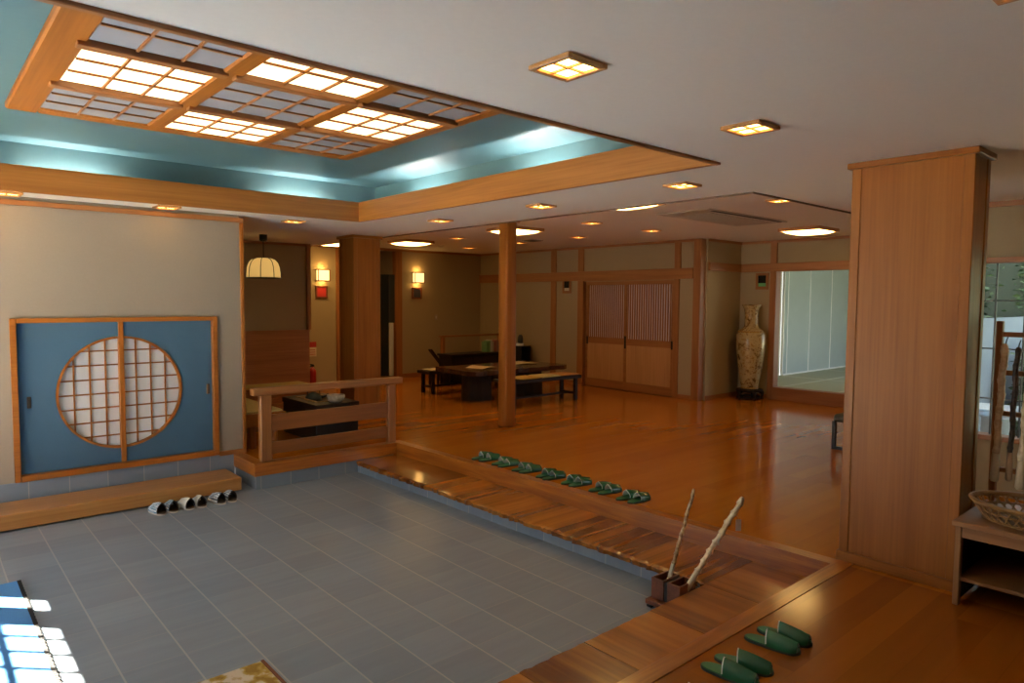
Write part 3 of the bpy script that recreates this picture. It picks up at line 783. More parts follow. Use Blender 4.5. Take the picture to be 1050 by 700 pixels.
mx_ = nt_.nodes.new('ShaderNodeMixShader'); mx_.inputs[0].default_value = .45
nt_.links.new(b_.outputs[0], mx_.inputs[1]); nt_.links.new(tr_.outputs[0], mx_.inputs[2]); nt_.links.new(mx_.outputs[0], nt_.nodes['Material Output'].inputs['Surface'])
sh = MB().lathe(prof, (PX, PY, 0), 40).build('lamp_shade', m_paplamp, pd, smooth=True)
rb = MB()
for k in range(8):
    a = 2 * PI * (k + .3) / 8
    rb.tube([(PX + (r + .003) * math.cos(a), PY + (r + .003) * math.sin(a), z) for r, z in prof], .005, 6)
for r, z in ((.219, 1.862), (.03, 2.128)):
    rb.tube([(PX + r * math.cos(2 * PI * q / 32), PY + r * math.sin(2 * PI * q / 32), z) for q in range(33)], .007, 6)
rb.build('ribs', plain('dark_ribs', (.03, .018, .01), .5), sh)
bulb = MB().lathe([(0, 1.90), (.03, 1.91), (.045, 1.945), (.03, 1.98), (0, 1.99)], (PX, PY, 0), 16).build('bulb', emit('bulb_glow', (1, .72, .32), 22), pd, smooth=True)

# sconces and signs on far wall
M_sc = emit('sconce_glow', (1, .68, .24), 1.9)
def sconce(x, z, lab):
    t = thing('sconce_lamp', lab, 'wall lamp', (x, YF, z - .11), 0, 'wall lamps on the far wall')
    MB().box(x - .08, x + .08, YF - .03, YF, z - .09, z + .09).build('back_plate', M_fr, t)
    MB().box(x - .105, x + .105, YF - .12, YF - .03, z - .095, z + .095, .006).build('lamp_shade', M_sc, t)
    m_ = MB()
    for zz in (z - .112, z + .094): m_.box(x - .118, x + .118, YF - .132, YF, zz, zz + .018, .002)
    m_.box(x - .118, x - .106, YF - .132, YF - .12, z - .1, z + .1); m_.box(x + .106, x + .118, YF - .132, YF - .12, z - .1, z + .1)
    m_.build('frame', trimw('X'), t)
def halo(x, z):
    for dz in (.135, -.135):
        l = bpy.data.lights.new('sconce_bulb', 'POINT'); l.energy = 2.2; l.color = (1, .58, .16); l.shadow_soft_size = .03
        o = bpy.data.objects.new('sconce_bulb', l); COL.objects.link(o); o.location = (x, YF - .075, z + dz)
halo(5.735, 2.02); halo(7.82, 2.03)
sconce(5.735, 2.02, 'glowing square wall lamp above the red sign')
sconce(7.82, 2.03, 'glowing square wall lamp above the dark sign')
def plaque(x, z, mat, lab):
    t = thing('bath_sign', lab, 'sign', (x, YF, z), 0, 'small signs under the wall lamps')
    m_ = MB(); w_ = .115
    m_.box(x - w_, x + w_, YF - .03, YF, z + w_ - .03, z + w_, .002); m_.box(x - w_, x + w_, YF - .03, YF, z - w_, z - w_ + .03, .002)
    m_.box(x - w_, x - w_ + .03, YF - .03, YF, z - w_ + .03, z + w_ - .03, .002); m_.box(x + w_ - .03, x + w_, YF - .03, YF, z - w_ + .03, z + w_ - .03, .002)
    m_.build('frame', redw('X'), t)
    MB().box(x - w_ + .03, x + w_ - .03, YF - .018, YF, z - w_ + .03, z + w_ - .03).build('face_panel', mat, t)
    return t
plaque(5.735, 1.715, plain('red_cloth', (.45, .02, .02), .7), 'small square sign with red face under a wall lamp')
t = plaque(7.82, 1.715, plain('navy_cloth', (.012, .014, .03), .6), 'small square sign with dark face under a wall lamp')
sw = thing('wall_switch', 'small tan switch plate on the far wall below the dark sign', 'switch', (8.3, YF, 1.22)); 
MB().box(8.26, 8.34, YF - .012, YF, 1.16, 1.28, .004).build('plate', plain('tan_plastic', (.36, .29, .21), .6), sw)
MB().box(8.285, 8.315, YF - .018, YF - .011, 1.195, 1.245, .003).build('rocker', plain('ivory_plastic', (.55, .50, .42), .5), sw)

# fire extinguisher + sign
EXX, EXY = 5.46, 11.66
ex = thing('fire_extinguisher', 'red fire extinguisher on the floor below its red and white sign', 'fire extinguisher', (EXX, EXY, 0))
MB().lathe([(0, 0), (.06, 0), (.065, .015), (.065, .27), (.057, .31), (.035, .335), (.02, .345), (.02, .37), (0, .37)], (EXX, EXY, 0), 24).build('cylinder_body', plain('extinguisher_red', (.30, .008, .008), .35), ex, smooth=True)
m_ = MB().box(EXX - .03, EXX + .03, EXY - .02, EXY + .02, .365, .395, .004); m_.box(EXX - .10, EXX + .03, EXY - .01, EXY + .01, .40, .418, .004, Matrix.Rotation(.25, 3, 'Y')); m_.build('handle', plain('black_iron', (.01, .01, .01), .4, .5), ex)
MB().tube([(EXX - .03, EXY, .38), (EXX - .09, EXY - .03, .35), (EXX - .10, EXY - .05, .26), (EXX - .085, EXY - .06, .12)], .011, 8).build('hose', plain('black_cord', (.01, .01, .01), .6), ex)
sg = thing('extinguisher_sign', 'narrow red and white sign on the wall above the fire extinguisher', 'sign', (5.55, YF, .62))
MB().box(5.475, 5.625, YF - .008, YF, .70, .80).build('red_field', plain('sign_red', (.40, .02, .015), .5), sg)
MB().box(5.475, 5.625, YF - .008, YF, .53, .70).build('white_field', plain('sign_cream', (.62, .50, .36), .6), sg)
m_ = MB()
for k in range(3): m_.box(5.495, 5.605, YF - .0095, YF - .0075, .565 + .04 * k, .577 + .04 * k)
m_.build('printed_lines', plain('sign_red', (.40, .02, .015), .5), sg)

# small framed signs
def framed(axis, c, lab, low):
    x, y, z = c
    t = thing('framed_sign', lab, 'sign', c, 0, 'small wooden framed signs')
    w_, h_ = .11, .135; m_ = MB()
    m_.box(x - .03, x, y - w_, y + w_, z + h_ - .04, z + h_, .002); m_.box(x - .03, x, y - w_, y + w_, z - h_, z - h_ + .05, .002)
    m_.box(x - .03, x, y - w_, y - w_ + .04, z - h_ + .05, z + h_ - .04, .002); m_.box(x - .03, x, y + w_ - .04, y + w_, z - h_ + .05, z + h_ - .04, .002)
    m_.build('frame', trimw('Y'), t)
    MB().box(x - .015, x, y - w_ + .04, y + w_ - .04, z - .03, z + h_ - .04).build('screen', plain('dark_screen', (.008, .01, .016), .2), t)
    MB().box(x - .016, x, y - w_ + .045, y + w_ - .045, z - h_ + .05, z - .03).build('lower_label', low, t)
framed('Y', (XD, 9.19, 1.86), 'small framed sign beside the left lattice door', plain('label_cream', (.6, .55, .42), .6))
framed('Y', (XT, 5.80, 1.93), 'small framed sign above the tall vase', plain('label_green', (.12, .42, .16), .6))

# ------------------------------------------------------------------ vase
VX, VY = 10.33, 5.83
st = thing('vase_stand', 'dark carved stand under the tall vase', 'stand', (VX, VY, 0))
mb = MB().lathe([(0, .17), (.20, .17), (.215, .155), (.20, .135), (.16, .125), (0, .125)], (VX, VY, 0), 28); mb.build('top', darkw('X'), st, smooth=False)
for k in range(5):
    a = 2 * PI * k / 5 + .3; ca, sa = math.cos(a), math.sin(a)
    P = [(VX + r * ca, VY + r * sa, z) for r, z in ((.15, .14), (.205, .11), (.20, .06), (.185, .03), (.215, .008))]
    MB().tube(P, [.03, .032, .022, .02, .026], 8).build('leg', darkw('X'), st, smooth=True)
MB().lathe([(.15, .05), (.185, .05), (.185, .03), (.15, .03), (.15, .05)], (VX, VY, 0), 28).build('ring', darkw('X'), st)
vs = thing('floor_vase', 'tall cream and gold porcelain vase in the corner', 'vase', (VX, VY, .17))
prof = [(0, .17), (.125, .17), (.135, .20), (.15, .30), (.178, .46), (.205, .64), (.226, .82), (.234, .96), (.230, 1.06), (.20, 1.125), (.13, 1.165), (.108, 1.20), (.104, 1.34), (.108, 1.44), (.125, 1.50), (.148, 1.53), (.15, 1.545), (.135, 1.545), (.1, 1.48), (.095, 1.2)]
M_vase, nt, b_ = new_mat('painted_porcelain')
tc = nt.nodes.new('ShaderNodeTexCoord'); n1 = nt.nodes.new('ShaderNodeTexNoise'); n1.inputs['Scale'].default_value = 7.5; n1.inputs['Detail'].default_value = 5; n1.inputs['Distortion'].default_value = 1.2
v1 = nt.nodes.new('ShaderNodeTexVoronoi'); v1.inputs['Scale'].default_value = 30
nt.links.new(tc.outputs['Object'], n1.inputs['Vector']); nt.links.new(tc.outputs['Object'], v1.inputs['Vector'])
cr = nt.nodes.new('ShaderNodeValToRGB'); el = cr.color_ramp.elements
for pz in (.2, .3, .4, .5): el.new(pz)
for e_, (pz, c) in zip(el, ((.30, (.06, .035, .02)), (.40, (.20, .11, .03)), (.46, (.33, .24, .11)), (.58, (.42, .32, .15)), (.66, (.30, .18, .05)), (.75, (.20, .10, .04)))): e_.position = pz; e_.color = (*c, 1)
mxn = math_node(nt, 'ADD', math_node(nt, 'MULTIPLY', n1.outputs['Fac'], .82), math_node(nt, 'MULTIPLY', v1.outputs['Distance'], .2))
nt.links.new(mxn, cr.inputs['Fac']); nt.links.new(cr.outputs['Color'], b_.inputs['Base Color']); b_.inputs['Roughness'].default_value = .12
MB().lathe(prof, (VX, VY, 0), 48).build('vase_body', M_vase, vs, smooth=True)
M_gold = mottled('gilt_band', [(.4, (.42, .25, .06)), (.6, (.22, .11, .03))], 60, .25)
for nm, (r, z, h_) in (('shoulder_band', (.212, 1.105, .03)), ('neck_band', (.112, 1.185, .02)), ('foot_band', (.139, .19, .03))):
    MB().lathe([(r - .012, z - h_ / 2), (r + .003, z - h_ / 2), (r - .003, z + h_ / 2), (r - .018, z + h_ / 2)], (VX, VY, 0), 48).build(nm, M_gold, vs, smooth=True)

# ------------------------------------------------------------------ railing
rl = thing('railing', 'low wooden railing with two rails beside the hearth nook', 'railing', (3.29, 6.58, .004))
cw = lambda ax: wood('railing_cypress', (.235, .084, .020), (.33, .135, .036), ax, rough=.38)
cedar2 = lambda ax: wood('railing_red_cedar', (.18, .058, .012), (.26, .092, .020), ax, rough=.38)
o = MB().box(2.455, 4.13, 6.53, 6.63, .655, .73, .012, seg=2).build('top_rail', cw('X'), rl)
for a, b_ in ((2.53, 2.64), (3.955, 4.045)):
    MB().box(a, b_, 6.545, 6.615, .004, .655, .006).build('post', cw('Z'), rl)
MB().box(2.64, 3.955, 6.565, 6.597, .292, .458, .004).build('upper_rail', cedar2('X'), rl)
MB().box(2.64, 3.955, 6.565, 6.597, .066, .183, .004).build('lower_rail', cedar2('X'), rl)

# step bench under the round window
sb = thing('step_bench', 'long solid wooden step below the round window', 'step', (.9, 6.77, ZG))
MB().box(-.55, 2.345, 6.565, 7.0, ZG + .012, -.113, .008).build('plank', wood('step_plank', (.34, .145, .034), (.46, .225, .065), 'X', rough=.35, coat=.2), sb)
for xx in (-.4, 1.0, 2.2):
    MB().box(xx - .05, xx + .05, 6.60, 6.96, ZG, ZG + .013).build('foot', darkw('Y'), sb)

# ------------------------------------------------------------------ slippers
def slipper(name, lab, group, m_sole, m_in, m_up, m_lin, L=.255, W=.092, hgt=.055, vs=-.016, ve=.117):
    t = thing(name, lab, 'slipper', (0, 0, 0), 0, group)
    def half(u):   # half width along the length u in 0..1 (heel..toe)
        return W / 2 * (0.72 + .28 * math.sin(PI * (u - .15) * .9)) * min(1, (max(0, math.sin(PI * min(u, 1 - u) / .30)) ** .5 if min(u, 1 - u) < .15 else 1))
    n = 20; pts = []
    us = [.0001 + (1 - .0002) * (1 - math.cos(PI * i / n)) / 2 for i in range(n + 1)]
    top = [((u - .5) * L, half(u)) for u in us]; bot = [((u - .5) * L, -half(u)) for u in reversed(us)]
    MB().prism(top + bot, 0, .012).build('sole', m_sole, t, local=True)
    sc_ = .965
    MB().prism([(x * sc_, y * sc_) for x, y in top + bot], .012, .017).build('insole', m_in, t, local=True)
    def up(off):
        def f(u, v):
            x = vs + (ve - vs) * u; uu = x / L + .5
            hw = half(min(.97, uu)) + .001 + off; a = PI * v
            h_ = (hgt * (1 - .46 * u ** 1.5)) + off
            ridge = .010 * math.exp(-((v - .5) / .08) ** 2)
            back = .018 * (math.sin(a)) ** 2 * (1 - u)
            return Vector((x - back * .4, -hw * math.cos(a), .011 + (h_ + ridge) * max(0, math.sin(a)) ** .8))
        return f
    o = MB().grid(up(0), 10, 16).build('upper', m_up, t, local=True, smooth=True, recalc=False)
    o2 = MB().grid(up(-.0035), 10, 16).build('lining', m_lin, o, local=True, smooth=True, recalc=False)
    m_ = MB().tube([up(-.001)(0, .04 + .92 * k / 16) for k in range(17)], .0028, 6); m_.build('piping', m_lin, o, local=True)
    return t
G = plain('green_vinyl', (.012, .115, .05), .22, coat=.3); GI = plain('green_insole', (.02, .15, .06), .5); GS = plain('dark_sole', (.02, .03, .022), .6); GL = plain('pale_lining', (.80, .84, .80), .5)
sp = slipper('green_slipper', '', 'green guest slippers', GS, GI, G, GL)
ordn = ['first', 'second', 'third', 'fourth', 'fifth', 'sixth', 'seventh']
cents = [(4.305, 5.27), (4.31, 4.975), (4.312, 4.67), (4.315, 4.36), (4.325, 4.06), (4.335, 3.74), (4.338, 3.43)]
first = True
for i, (cx_, cy_) in enumerate(cents):
    for sgn, nm in ((.052, 'left'), (-.052, 'right')):
        lab = '%s green slipper of the %s pair from the railing on the platform edge' % (nm, ordn[i])
        loc = (cx_ + random.uniform(-.012, .012), cy_ + sgn, 0); rz = random.uniform(-.10, .06) - .05
        if first: sp.location = loc; sp.rotation_euler = (0, 0, rz); sp['label'] = lab; sp['group'] = 'green slippers in a row on the platform edge'; first = False
        else: dup(sp, loc, rz, lab, 'green slippers in a row on the platform edge')
near = [(2.968, 1.525, -1.36, 'green slipper nearer the low step corner side, outer one of the pair by the broad pillar'), (3.083, 1.525, -1.38, 'green slipper, inner one of the near pair closest to the broad pillar'),
        (2.585, 1.515, -1.39, 'green slipper of the middle near pair, on its left'), (2.703, 1.517, -1.27, 'green slipper of the middle near pair, on its right'),
        (2.30, 1.50, -1.38, 'green slipper barely showing at the bottom edge, right of its pair'), (2.185, 1.50, -1.40, 'green slipper out of sight beyond the bottom edge')]
near[0] = (*near[0][:3], 'left green slipper of the near pair closest to the broad pillar'); near[1] = (*near[1][:3], 'right green slipper of the near pair closest to the broad pillar')
near[2] = (*near[2][:3], 'left green slipper of the near pair cut by the bottom edge'); near[3] = (*near[3][:3], 'right green slipper of the near pair cut by the bottom edge')
for x, y, rz, lab in near[:5]: dup(sp, (x, y, 0), rz, lab, 'green slippers on the near floor')
# woven sandals by the step
def weave(name, c1, c2, s):
    if name in MATS: return MATS[name]
    m, nt, b = new_mat(name); tc = nt.nodes.new('ShaderNodeTexCoord'); ck = nt.nodes.new('ShaderNodeTexChecker'); ck.inputs['Scale'].default_value = s
    mp = nt.nodes.new('ShaderNodeMapping'); mp.inputs['Rotation'].default_value = (0, 0, .7); nt.links.new(tc.outputs['Object'], mp.inputs['Vector']); nt.links.new(mp.outputs['Vector'], ck.inputs['Vector'])
    ck.inputs['Color1'].default_value = (*c1, 1); ck.inputs['Color2'].default_value = (*c2, 1); nt.links.new(ck.outputs['Color'], b.inputs['Base Color']); b.inputs['Roughness'].default_value = .7
    MATS[name] = m; return m
SB = plain('sandal_sole', (.5, .45, .38), .6); SI = plain('sandal_insole', (.10, .065, .045), .7); SL = plain('sandal_lining', (.05, .035, .03), .7)
kinds = [weave('blue_white_weave', (.72, .75, .78), (.10, .22, .34), 75), plain('white_weave', (.70, .70, .68), .7, noise=.25, nscale=120), weave('navy_white_weave', (.75, .75, .73), (.06, .08, .12), 60)]
pn = ['blue and white', 'plain white', 'black and white']
for i, (cx_, cy_) in enumerate(((1.612, 6.36), (1.842, 6.355), (2.105, 6.35))):
    pr_ = slipper('woven_sandal', 'left %s woven sandal standing against the wooden step' % pn[i], 'woven sandals by the wooden step', SB, SI, kinds[i], SL, L=.225, W=.105, hgt=.082, vs=-.075, ve=.10)
    pr_.location = (cx_ - .056, cy_, ZG); pr_.rotation_euler = (0, 0, PI / 2 + .12)
    dup(pr_, (cx_ + .056, cy_ + .006, ZG), PI / 2 - .05, 'right %s woven sandal standing against the wooden step' % pn[i])

# mats
mt = thing('door_mat', 'blue entrance mat with dark stitched edge in the sunlight', 'mat', (.08, 4.2, ZG))
MB().box(-.32, .475, 3.0, 5.365, ZG, ZG + .012, .004).build('pile', plain('blue_carpet', (.06, .21, .50), .95, noise=.25, nscale=160, bump=.6, bscale=500), mt)
m_ = MB(); 
for k in range(100): m_.box(.468, .486 + .004 * (k % 2), 3.0 + .02365 * k, 3.0 + .02365 * k + .019, ZG, ZG + .0145)
m_.build('stitched_edge', plain('black_binding', (.012, .012, .016), .8), mt)
m2 = thing('patterned_mat', 'cream and gold leaf patterned mat at the bottom edge', 'mat', (1.0, 3.0, ZG))
MB().box(.72, 1.285, 2.72, 3.375, ZG, ZG + .010, .003).build('pile', mottled('leaf_pattern', [(.38, (.30, .17, .02)), (.46, (.45, .30, .06)), (.52, (.62, .54, .42)), (.62, (.66, .55, .44)), (.72, (.40, .25, .05))], 11, .9), m2)
MB().box(1.285, 1.30, 2.72, 3.375, ZG, ZG + .012).build('binding', plain('brown_binding', (.16, .05, .015), .8), m2)

# stick stand and the two sticks
hs = thing('stick_stand', 'red wooden two slot stick stand at the step corner', 'stand', (3.42, 2.392, ZG))
def rbox(mb, cx_, cy_, dx, dy, z0, z1, a=0, bev=.004):
    mb.box(cx_ - dx, cx_ + dx, cy_ - dy, cy_ + dy, z0, z1, bev)
HSX, HSY = 3.42, 2.392
m_ = MB(); rbox(m_, HSX, HSY, .125, .115, ZG + .02, ZG + .05); m_.build('base_board', redw('X'), hs)
for a, b_ in ((-1, -1), (1, -1), (-1, 1), (1, 1)):
    m_ = MB(); rbox(m_, HSX + a * .10, HSY + b_ * .09, .02, .018, ZG, ZG + .021); m_.build('foot', plain('black_iron', (.01, .01, .01), .4, .5), hs)
def hollow(cx_, cy_, dx, dy, z0, z1, w_=.013):
    m_ = MB()
    m_.box(cx_ - dx, cx_ - dx + w_, cy_ - dy, cy_ + dy, z0, z1, .002); m_.box(cx_ + dx - w_, cx_ + dx, cy_ - dy, cy_ + dy, z0, z1, .002)
    m_.box(cx_ - dx + w_, cx_ + dx - w_, cy_ - dy, cy_ - dy + w_, z0, z1, .002); m_.box(cx_ - dx + w_, cx_ + dx - w_, cy_ + dy - w_, cy_ + dy, z0, z1, .002)
    return m_
hollow(HSX, HSY + .058, .082, .045, ZG + .05, -.075).build('slot_box', redw('X'), hs)
hollow(HSX, HSY - .058, .082, .045, ZG + .05, -.075).build('slot_box', redw('X'), hs)
m_ = MB(); rbox(m_, HSX, HSY, .075, .013, ZG + .05, -.085, 0, .001); m_.build('divider', plain('slot_black', (.01, .01, .01), .7), hs)
def knobby(path0, path1, r0, r1, seed, n=46, amp=.34, bend=.0022, flare=None):
    r_ = random.Random(seed); a, b_ = Vector(path0), Vector(path1); P, R_ = [], []
    ph = r_.uniform(0, 6)
    for i in range(n + 1):
        u = i / n
        p = a.lerp(b_, u) + Vector((math.sin(u * 22 + ph), math.cos(u * 17 + ph), 0)) * bend
        P.append(p)
        kn = amp * (max(0, math.sin(u * 48 + ph)) ** 3) + r_.uniform(-.03, .03)
        R_.append((r0 + (r1 - r0) * u) * (.9 + kn))
    R_[-1] *= .6
    return MB().tube(P, R_, 10)
f_cam = Vector((.6583, .7484, -.0609)).normalized()
right = Vector((.7507, -.6605, 0)).normalized()
def stick(x0, y0, lean_r, length, rad, mat, lab, seed, tip):
    base = Vector((x0, y0, ZG + .055)); dirv = (Vector((0, 0, 1)) + right * lean_r).normalized()
    t = thing('walking_stick', lab, 'walking stick', base, 0, 'walking sticks in the stand')
    b1 = base + dirv * length
    cut = base + dirv * (.30 * length)
    MB().tube([base, cut], [rad * 1.0, rad * 1.05], 10).build('pale_shaft_end', plain('bare_stick_wood', (.62, .52, .36), .5, noise=.1, nscale=60), t)
    knobby(cut, b1, rad * 1.0, rad * tip, seed, amp=.5 if rad > .015 else .36).build('knobby_shaft', mat, t, smooth=True)
    return t, dirv, b1
M_st1 = mottled('brown_knobby_bark', [(.4, (.22, .11, .04)), (.55, (.44, .30, .14)), (.7, (.60, .46, .26))], 40, .35)
M_st2 = mottled('cream_knobby_wood', [(.35, (.54, .40, .22)), (.55, (.74, .62, .42)), (.7, (.80, .71, .52))], 30, .35)
stick(HSX - .005, HSY + .058, .25, .68, .0125, M_st1, 'thin brown knobby walking stick in the left slot of the stand', 3, .8)
t2, dv, tp = stick(HSX - .03, HSY - .058, .58, .74, .0165, M_st2, 'thick cream knobby walking stick leaning in the right slot of the stand', 8, 1.0)
tg = tp - dv * .09 + right * .02
RT = Matrix.Rotation(math.atan2(right.y, right.x), 3, 'Z')
pt = MB().box(tg.x - .016, tg.x + .016, tg.y - .001, tg.y + .001, tg.z - .125, tg.z - .055, 0, RT)
pt.tube([(tg.x - right.x * .02, tg.y - right.y * .02, tg.z + .005), (tg.x, tg.y, tg.z - .056)], .001, 5)
pt.build('price_tag', plain('tag_card', (.62, .50, .42), .7), t2)

# ------------------------------------------------------------------ cabinet, basket, rack beside the pillar
KX0, KX1, KY0, KY1 = 4.12, 4.72, .22, 1.125
kb = thing('display_shelf', 'low open pale wood shelf beside the broad pillar', 'shelf', ((KX0 + KX1) / 2, (KY0 + KY1) / 2, 0))
pw = lambda ax: wood('shelf_pine', (.23, .10, .03), (.32, .15, .05), ax, rough=.45)
MB().box(KX0 - .01, KX1, KY0, KY1 + .012, .425, .452, .004).build('top_board', pw('Y'), kb)
MB().box(KX0 + .02, KX1 - .02, KY0 + .03, KY1 - .012, .13, .15, .003).build('lower_board', pw('Y'), kb)
MB().box(KX0 + .012, KX0 + .03, KY0 + .03, KY1 - .03, .365, .425, .003).build('apron', pw('Y'), kb)
for xx in (KX0 + .002, KX1 - .05):
    for yy in (KY0, KY1 - .03): MB().box(xx, xx + .045, yy, yy + .028, 0, .425, .004).build('leg', pw('Z'), kb)
MB().box(KX1 - .02, KX1 - .008, KY0 + .03, KY1 - .03, .02, .425).build('back_panel', darkw('Y'), kb)
for yy in (KY0 + .012, KY1 - .018): MB().box(KX0 + .03, KX1 - .02, yy - .005, yy + .005, .02, .425).build('side_panel', darkw('X'), kb)
# woven basket
BXc, BYc = 4.35, .80
bk = thing('bamboo_basket', 'oval open weave bamboo basket on the low shelf', 'basket', (BXc, BYc, .452))
rx0, ry0, rx1, ry1, bh = .165, .25, .215, .315, .095
mb = MB()
def ell(rx, ry, z, a): return (BXc + rx * math.cos(a), BYc + ry * math.sin(a), z)
for zf, r_ in ((.04, .008), (.5, .0055), (1, .010), (.92, .008)):
    rx, ry = rx0 + (rx1 - rx0) * zf, ry0 + (ry1 - ry0) * zf
    mb.tube([ell(rx, ry, .455 + bh * zf + .004, 2 * PI * q / 48) for q in range(49)], r_, 6)
for k in range(36):
    a = 2 * PI * k / 36
    for da in (.26, -.26):
        mb.tube([ell(rx0 + (rx1 - rx0) * f, ry0 + (ry1 - ry0) * f, .458 + bh * f, a + da * f) for f in (0, .33, .66, 1)], .0045, 5)
mb.build('woven_side', plain('bamboo_strip', (.28, .145, .045), .45, noise=.3, nscale=30), bk)
MB().lathe([(0, 0), (1, 0), (1, .006), (0, .006)], (0, 0, 0), 40).build('base', plain('bamboo_base', (.20, .11, .045), .6, noise=.3, nscale=60), bk, local=True)
for ch in bk.children:
    if ch.name.startswith('base'): ch.scale = (rx0, ry0, 1)
# things in the basket
bl = thing('glass_float', 'dark green glass ball lying in the bamboo basket', 'ball', (4.40, .80, .459))
MB().lathe([(.048 * math.sin(PI * i / 14) if 0 < i < 14 else 0, .048 - .048 * math.cos(PI * i / 14)) for i in range(15)], (4.40, .80, .459), 24).build('ball_body', plain('dark_green_glaze', (.008, .022, .018), .08, coat=.5), bl, smooth=True)
MB().tube([(4.40 + .03 * math.cos(2 * PI * q / 16), .80 + .03 * math.sin(2 * PI * q / 16), .548) for q in range(17)], .005, 6).build('rope_ring', plain('hemp_rope', (.45, .33, .17), .8), bl)
for i, (x, y, a) in enumerate(((4.30, .86, .5), (4.33, .72, -.4), (4.40, .95, 1.2))):
    t = thing('driftwood_piece', ['curled driftwood piece at the front of the basket', 'driftwood piece beside the glass ball', 'driftwood piece at the pillar end of the basket'][i], 'driftwood', (x, y, .468), a, 'driftwood in the basket')
    MB().tube([(-.06, 0, 0), (-.02, .012, .006), (.02, -.006, .008), (.06, .004, .002)], [.006, .010, .009, .004], 8).build('branch', plain('driftwood', (.30, .21, .12), .8, noise=.3, nscale=50), t, local=True, smooth=True)
# rack
rk = thing('stick_rack', 'tall brown rack frame holding walking sticks on the shelf', 'rack', (4.62, .66, .452))
for yy in (1.085, .27): MB().box(4.60, 4.645, yy - .016, yy + .016, .452, 1.50, .005).build('post', trimw('Z'), rk)
for zz in (1.425, 1.21, .98, .66): MB().box(4.61, 4.635, .286, 1.069, zz - .014, zz + .014, .003).build('crossbar', trimw('Y'), rk)
for yy in (1.085, .27): MB().box(4.45, 4.70, yy - .016, yy + .016, .452, .478, .004).build('foot', trimw('X'), rk)
def hang_stick(y, z0, z1, rad, mat, lab, seed, dy=.02):
    t = thing('hanging_walking_stick', lab, 'walking stick', (4.56, y, z0), 0, 'walking sticks hanging on the rack')
    zm = z0 + .16
    m_ = MB().tube([(4.56, y + dy, z0), (4.56, y + dy, z0 + .01), (4.56, y + dy * .9, z0 + .10), (4.56, y + dy * .8, zm)], [rad * .75, rad * 1.05, rad * 1.0, rad * .9], 10); m_.build('shaft_end', plain('bare_stick_wood', (.62, .52, .36), .5, noise=.1, nscale=60) if mat is not M_drk else plain('brown_stick_end', (.30, .19, .10), .5), t, smooth=True)
    knobby((4.56, y + dy * .8, zm), (4.56, y, z1), rad * .9, rad * .95, seed, amp=.2, bend=.003).build('knobby_shaft', mat, t, smooth=True)
    MB().tube([(4.56, y, z1 - .02), (4.59, y, z1 + .02), (4.615, y, z1 + .035)], .003, 6).build('hanging_loop', plain('black_cord', (.01, .01, .01), .6), t)
M_drk = mottled('dark_bark', [(.4, (.02, .012, .01)), (.65, (.08, .045, .03))], 40, .5)
hang_stick(1.045, .60, 1.375, .021, M_st2, 'knobby cream stick hanging on the rack next to the broad pillar', 21)
hang_stick(.985, .615, 1.36, .016, M_drk, 'dark bark stick hanging on the rack between two cream sticks', 22, .012)
hang_stick(.925, .575, 1.37, .022, M_st2, 'cream stick hanging on the rack, just past the dark stick', 23)
hang_stick(.865, .57, 1.32, .022, M_st2, 'cream stick hanging on the rack at the right edge', 24, .025)
pb = thing('garden_lantern', 'small lit lantern glowing through the window behind the sticks', 'lantern', (6.60, 1.66, .39))

bpy.data.objects.remove(pb)
# stool beside pillar
sx_, sy_ = 7.72, 3.0
so = thing('low_stool', 'black low stool half hidden behind the broad pillar', 'stool', (sx_, sy_, 0))
bkm = plain('black_lacquer', (.012, .011, .010), .35)
m_ = MB().box(sx_ - .21, sx_ + .21, sy_ - .22, sy_ + .25, .30, .385, .03, seg=2); o = m_.build('seat', plain('grey_green_pad', (.05, .055, .045), .7), so)
for a in (-1, 1):
    for yy in (sy_ - .19, sy_ + .235): MB().box(sx_ + a * .185 - .02, sx_ + a * .185 + .02, yy - .02, yy + .02, 0, .31, .004).build('leg', bkm, so)
    MB().box(sx_ + a * .185 - .018, sx_ + a * .185 + .018, sy_ - .19, sy_ + .235, .0, .035, .004).build('runner', bkm, so)

# ------------------------------------------------------------------ nook furniture
nb = thing('tatami_bench', 'low bench with yellow tatami seat next to the round window wall', 'bench', (2.80, 8.0, 0))
MB().box(2.60, 3.05, 7.17, 9.3, .235, .375, .006).build('frame', hinoki('Y'), nb)
MB().box(2.63, 3.02, 7.20, 9.28, .372, .398, .005).build('seat', plain('yellow_tatami', (.46, .34, .11), .8, noise=.12, nscale=150), nb)
for xx, yy in ((2.94, 7.24), (2.70, 9.2), (2.94, 9.2), (2.70, 7.24)): MB().tube([(xx, yy, 0), (xx, yy, .24)], .038, 14).build('leg', hinoki('Z'), nb, smooth=False)
nb2 = thing('tatami_bench', 'low tatami bench along the far side of the hearth table', 'bench', (3.8, 9.4, 0))
MB().box(3.1, 4.25, 9.05, 9.5, .24, .38, .006).build('frame', hinoki('X'), nb2)
MB().box(3.13, 4.22, 9.08, 9.47, .378, .402, .005).build('seat', plain('yellow_tatami', (.46, .34, .11), .8, noise=.12, nscale=150), nb2)
for xx in (3.2, 4.15):
    for yy in (9.12, 9.43): MB().tube([(xx, yy, 0), (xx, yy, .245)], .038, 14).build('leg', hinoki('Z'), nb2)
ht = thing('hearth_table', 'black hearth table with sunken ash tray behind the railing', 'table', (3.60, 7.5, 0))
TX0, TX1, TY0, TY1 = 3.345, 3.86, 7.06, 7.95
MB().box(TX0, TX1, TY0, TY1, 0, .36, .004).build('body', plain('black_lacquer', (.012, .011, .010), .35), ht)
m_ = MB(); e_ = .10
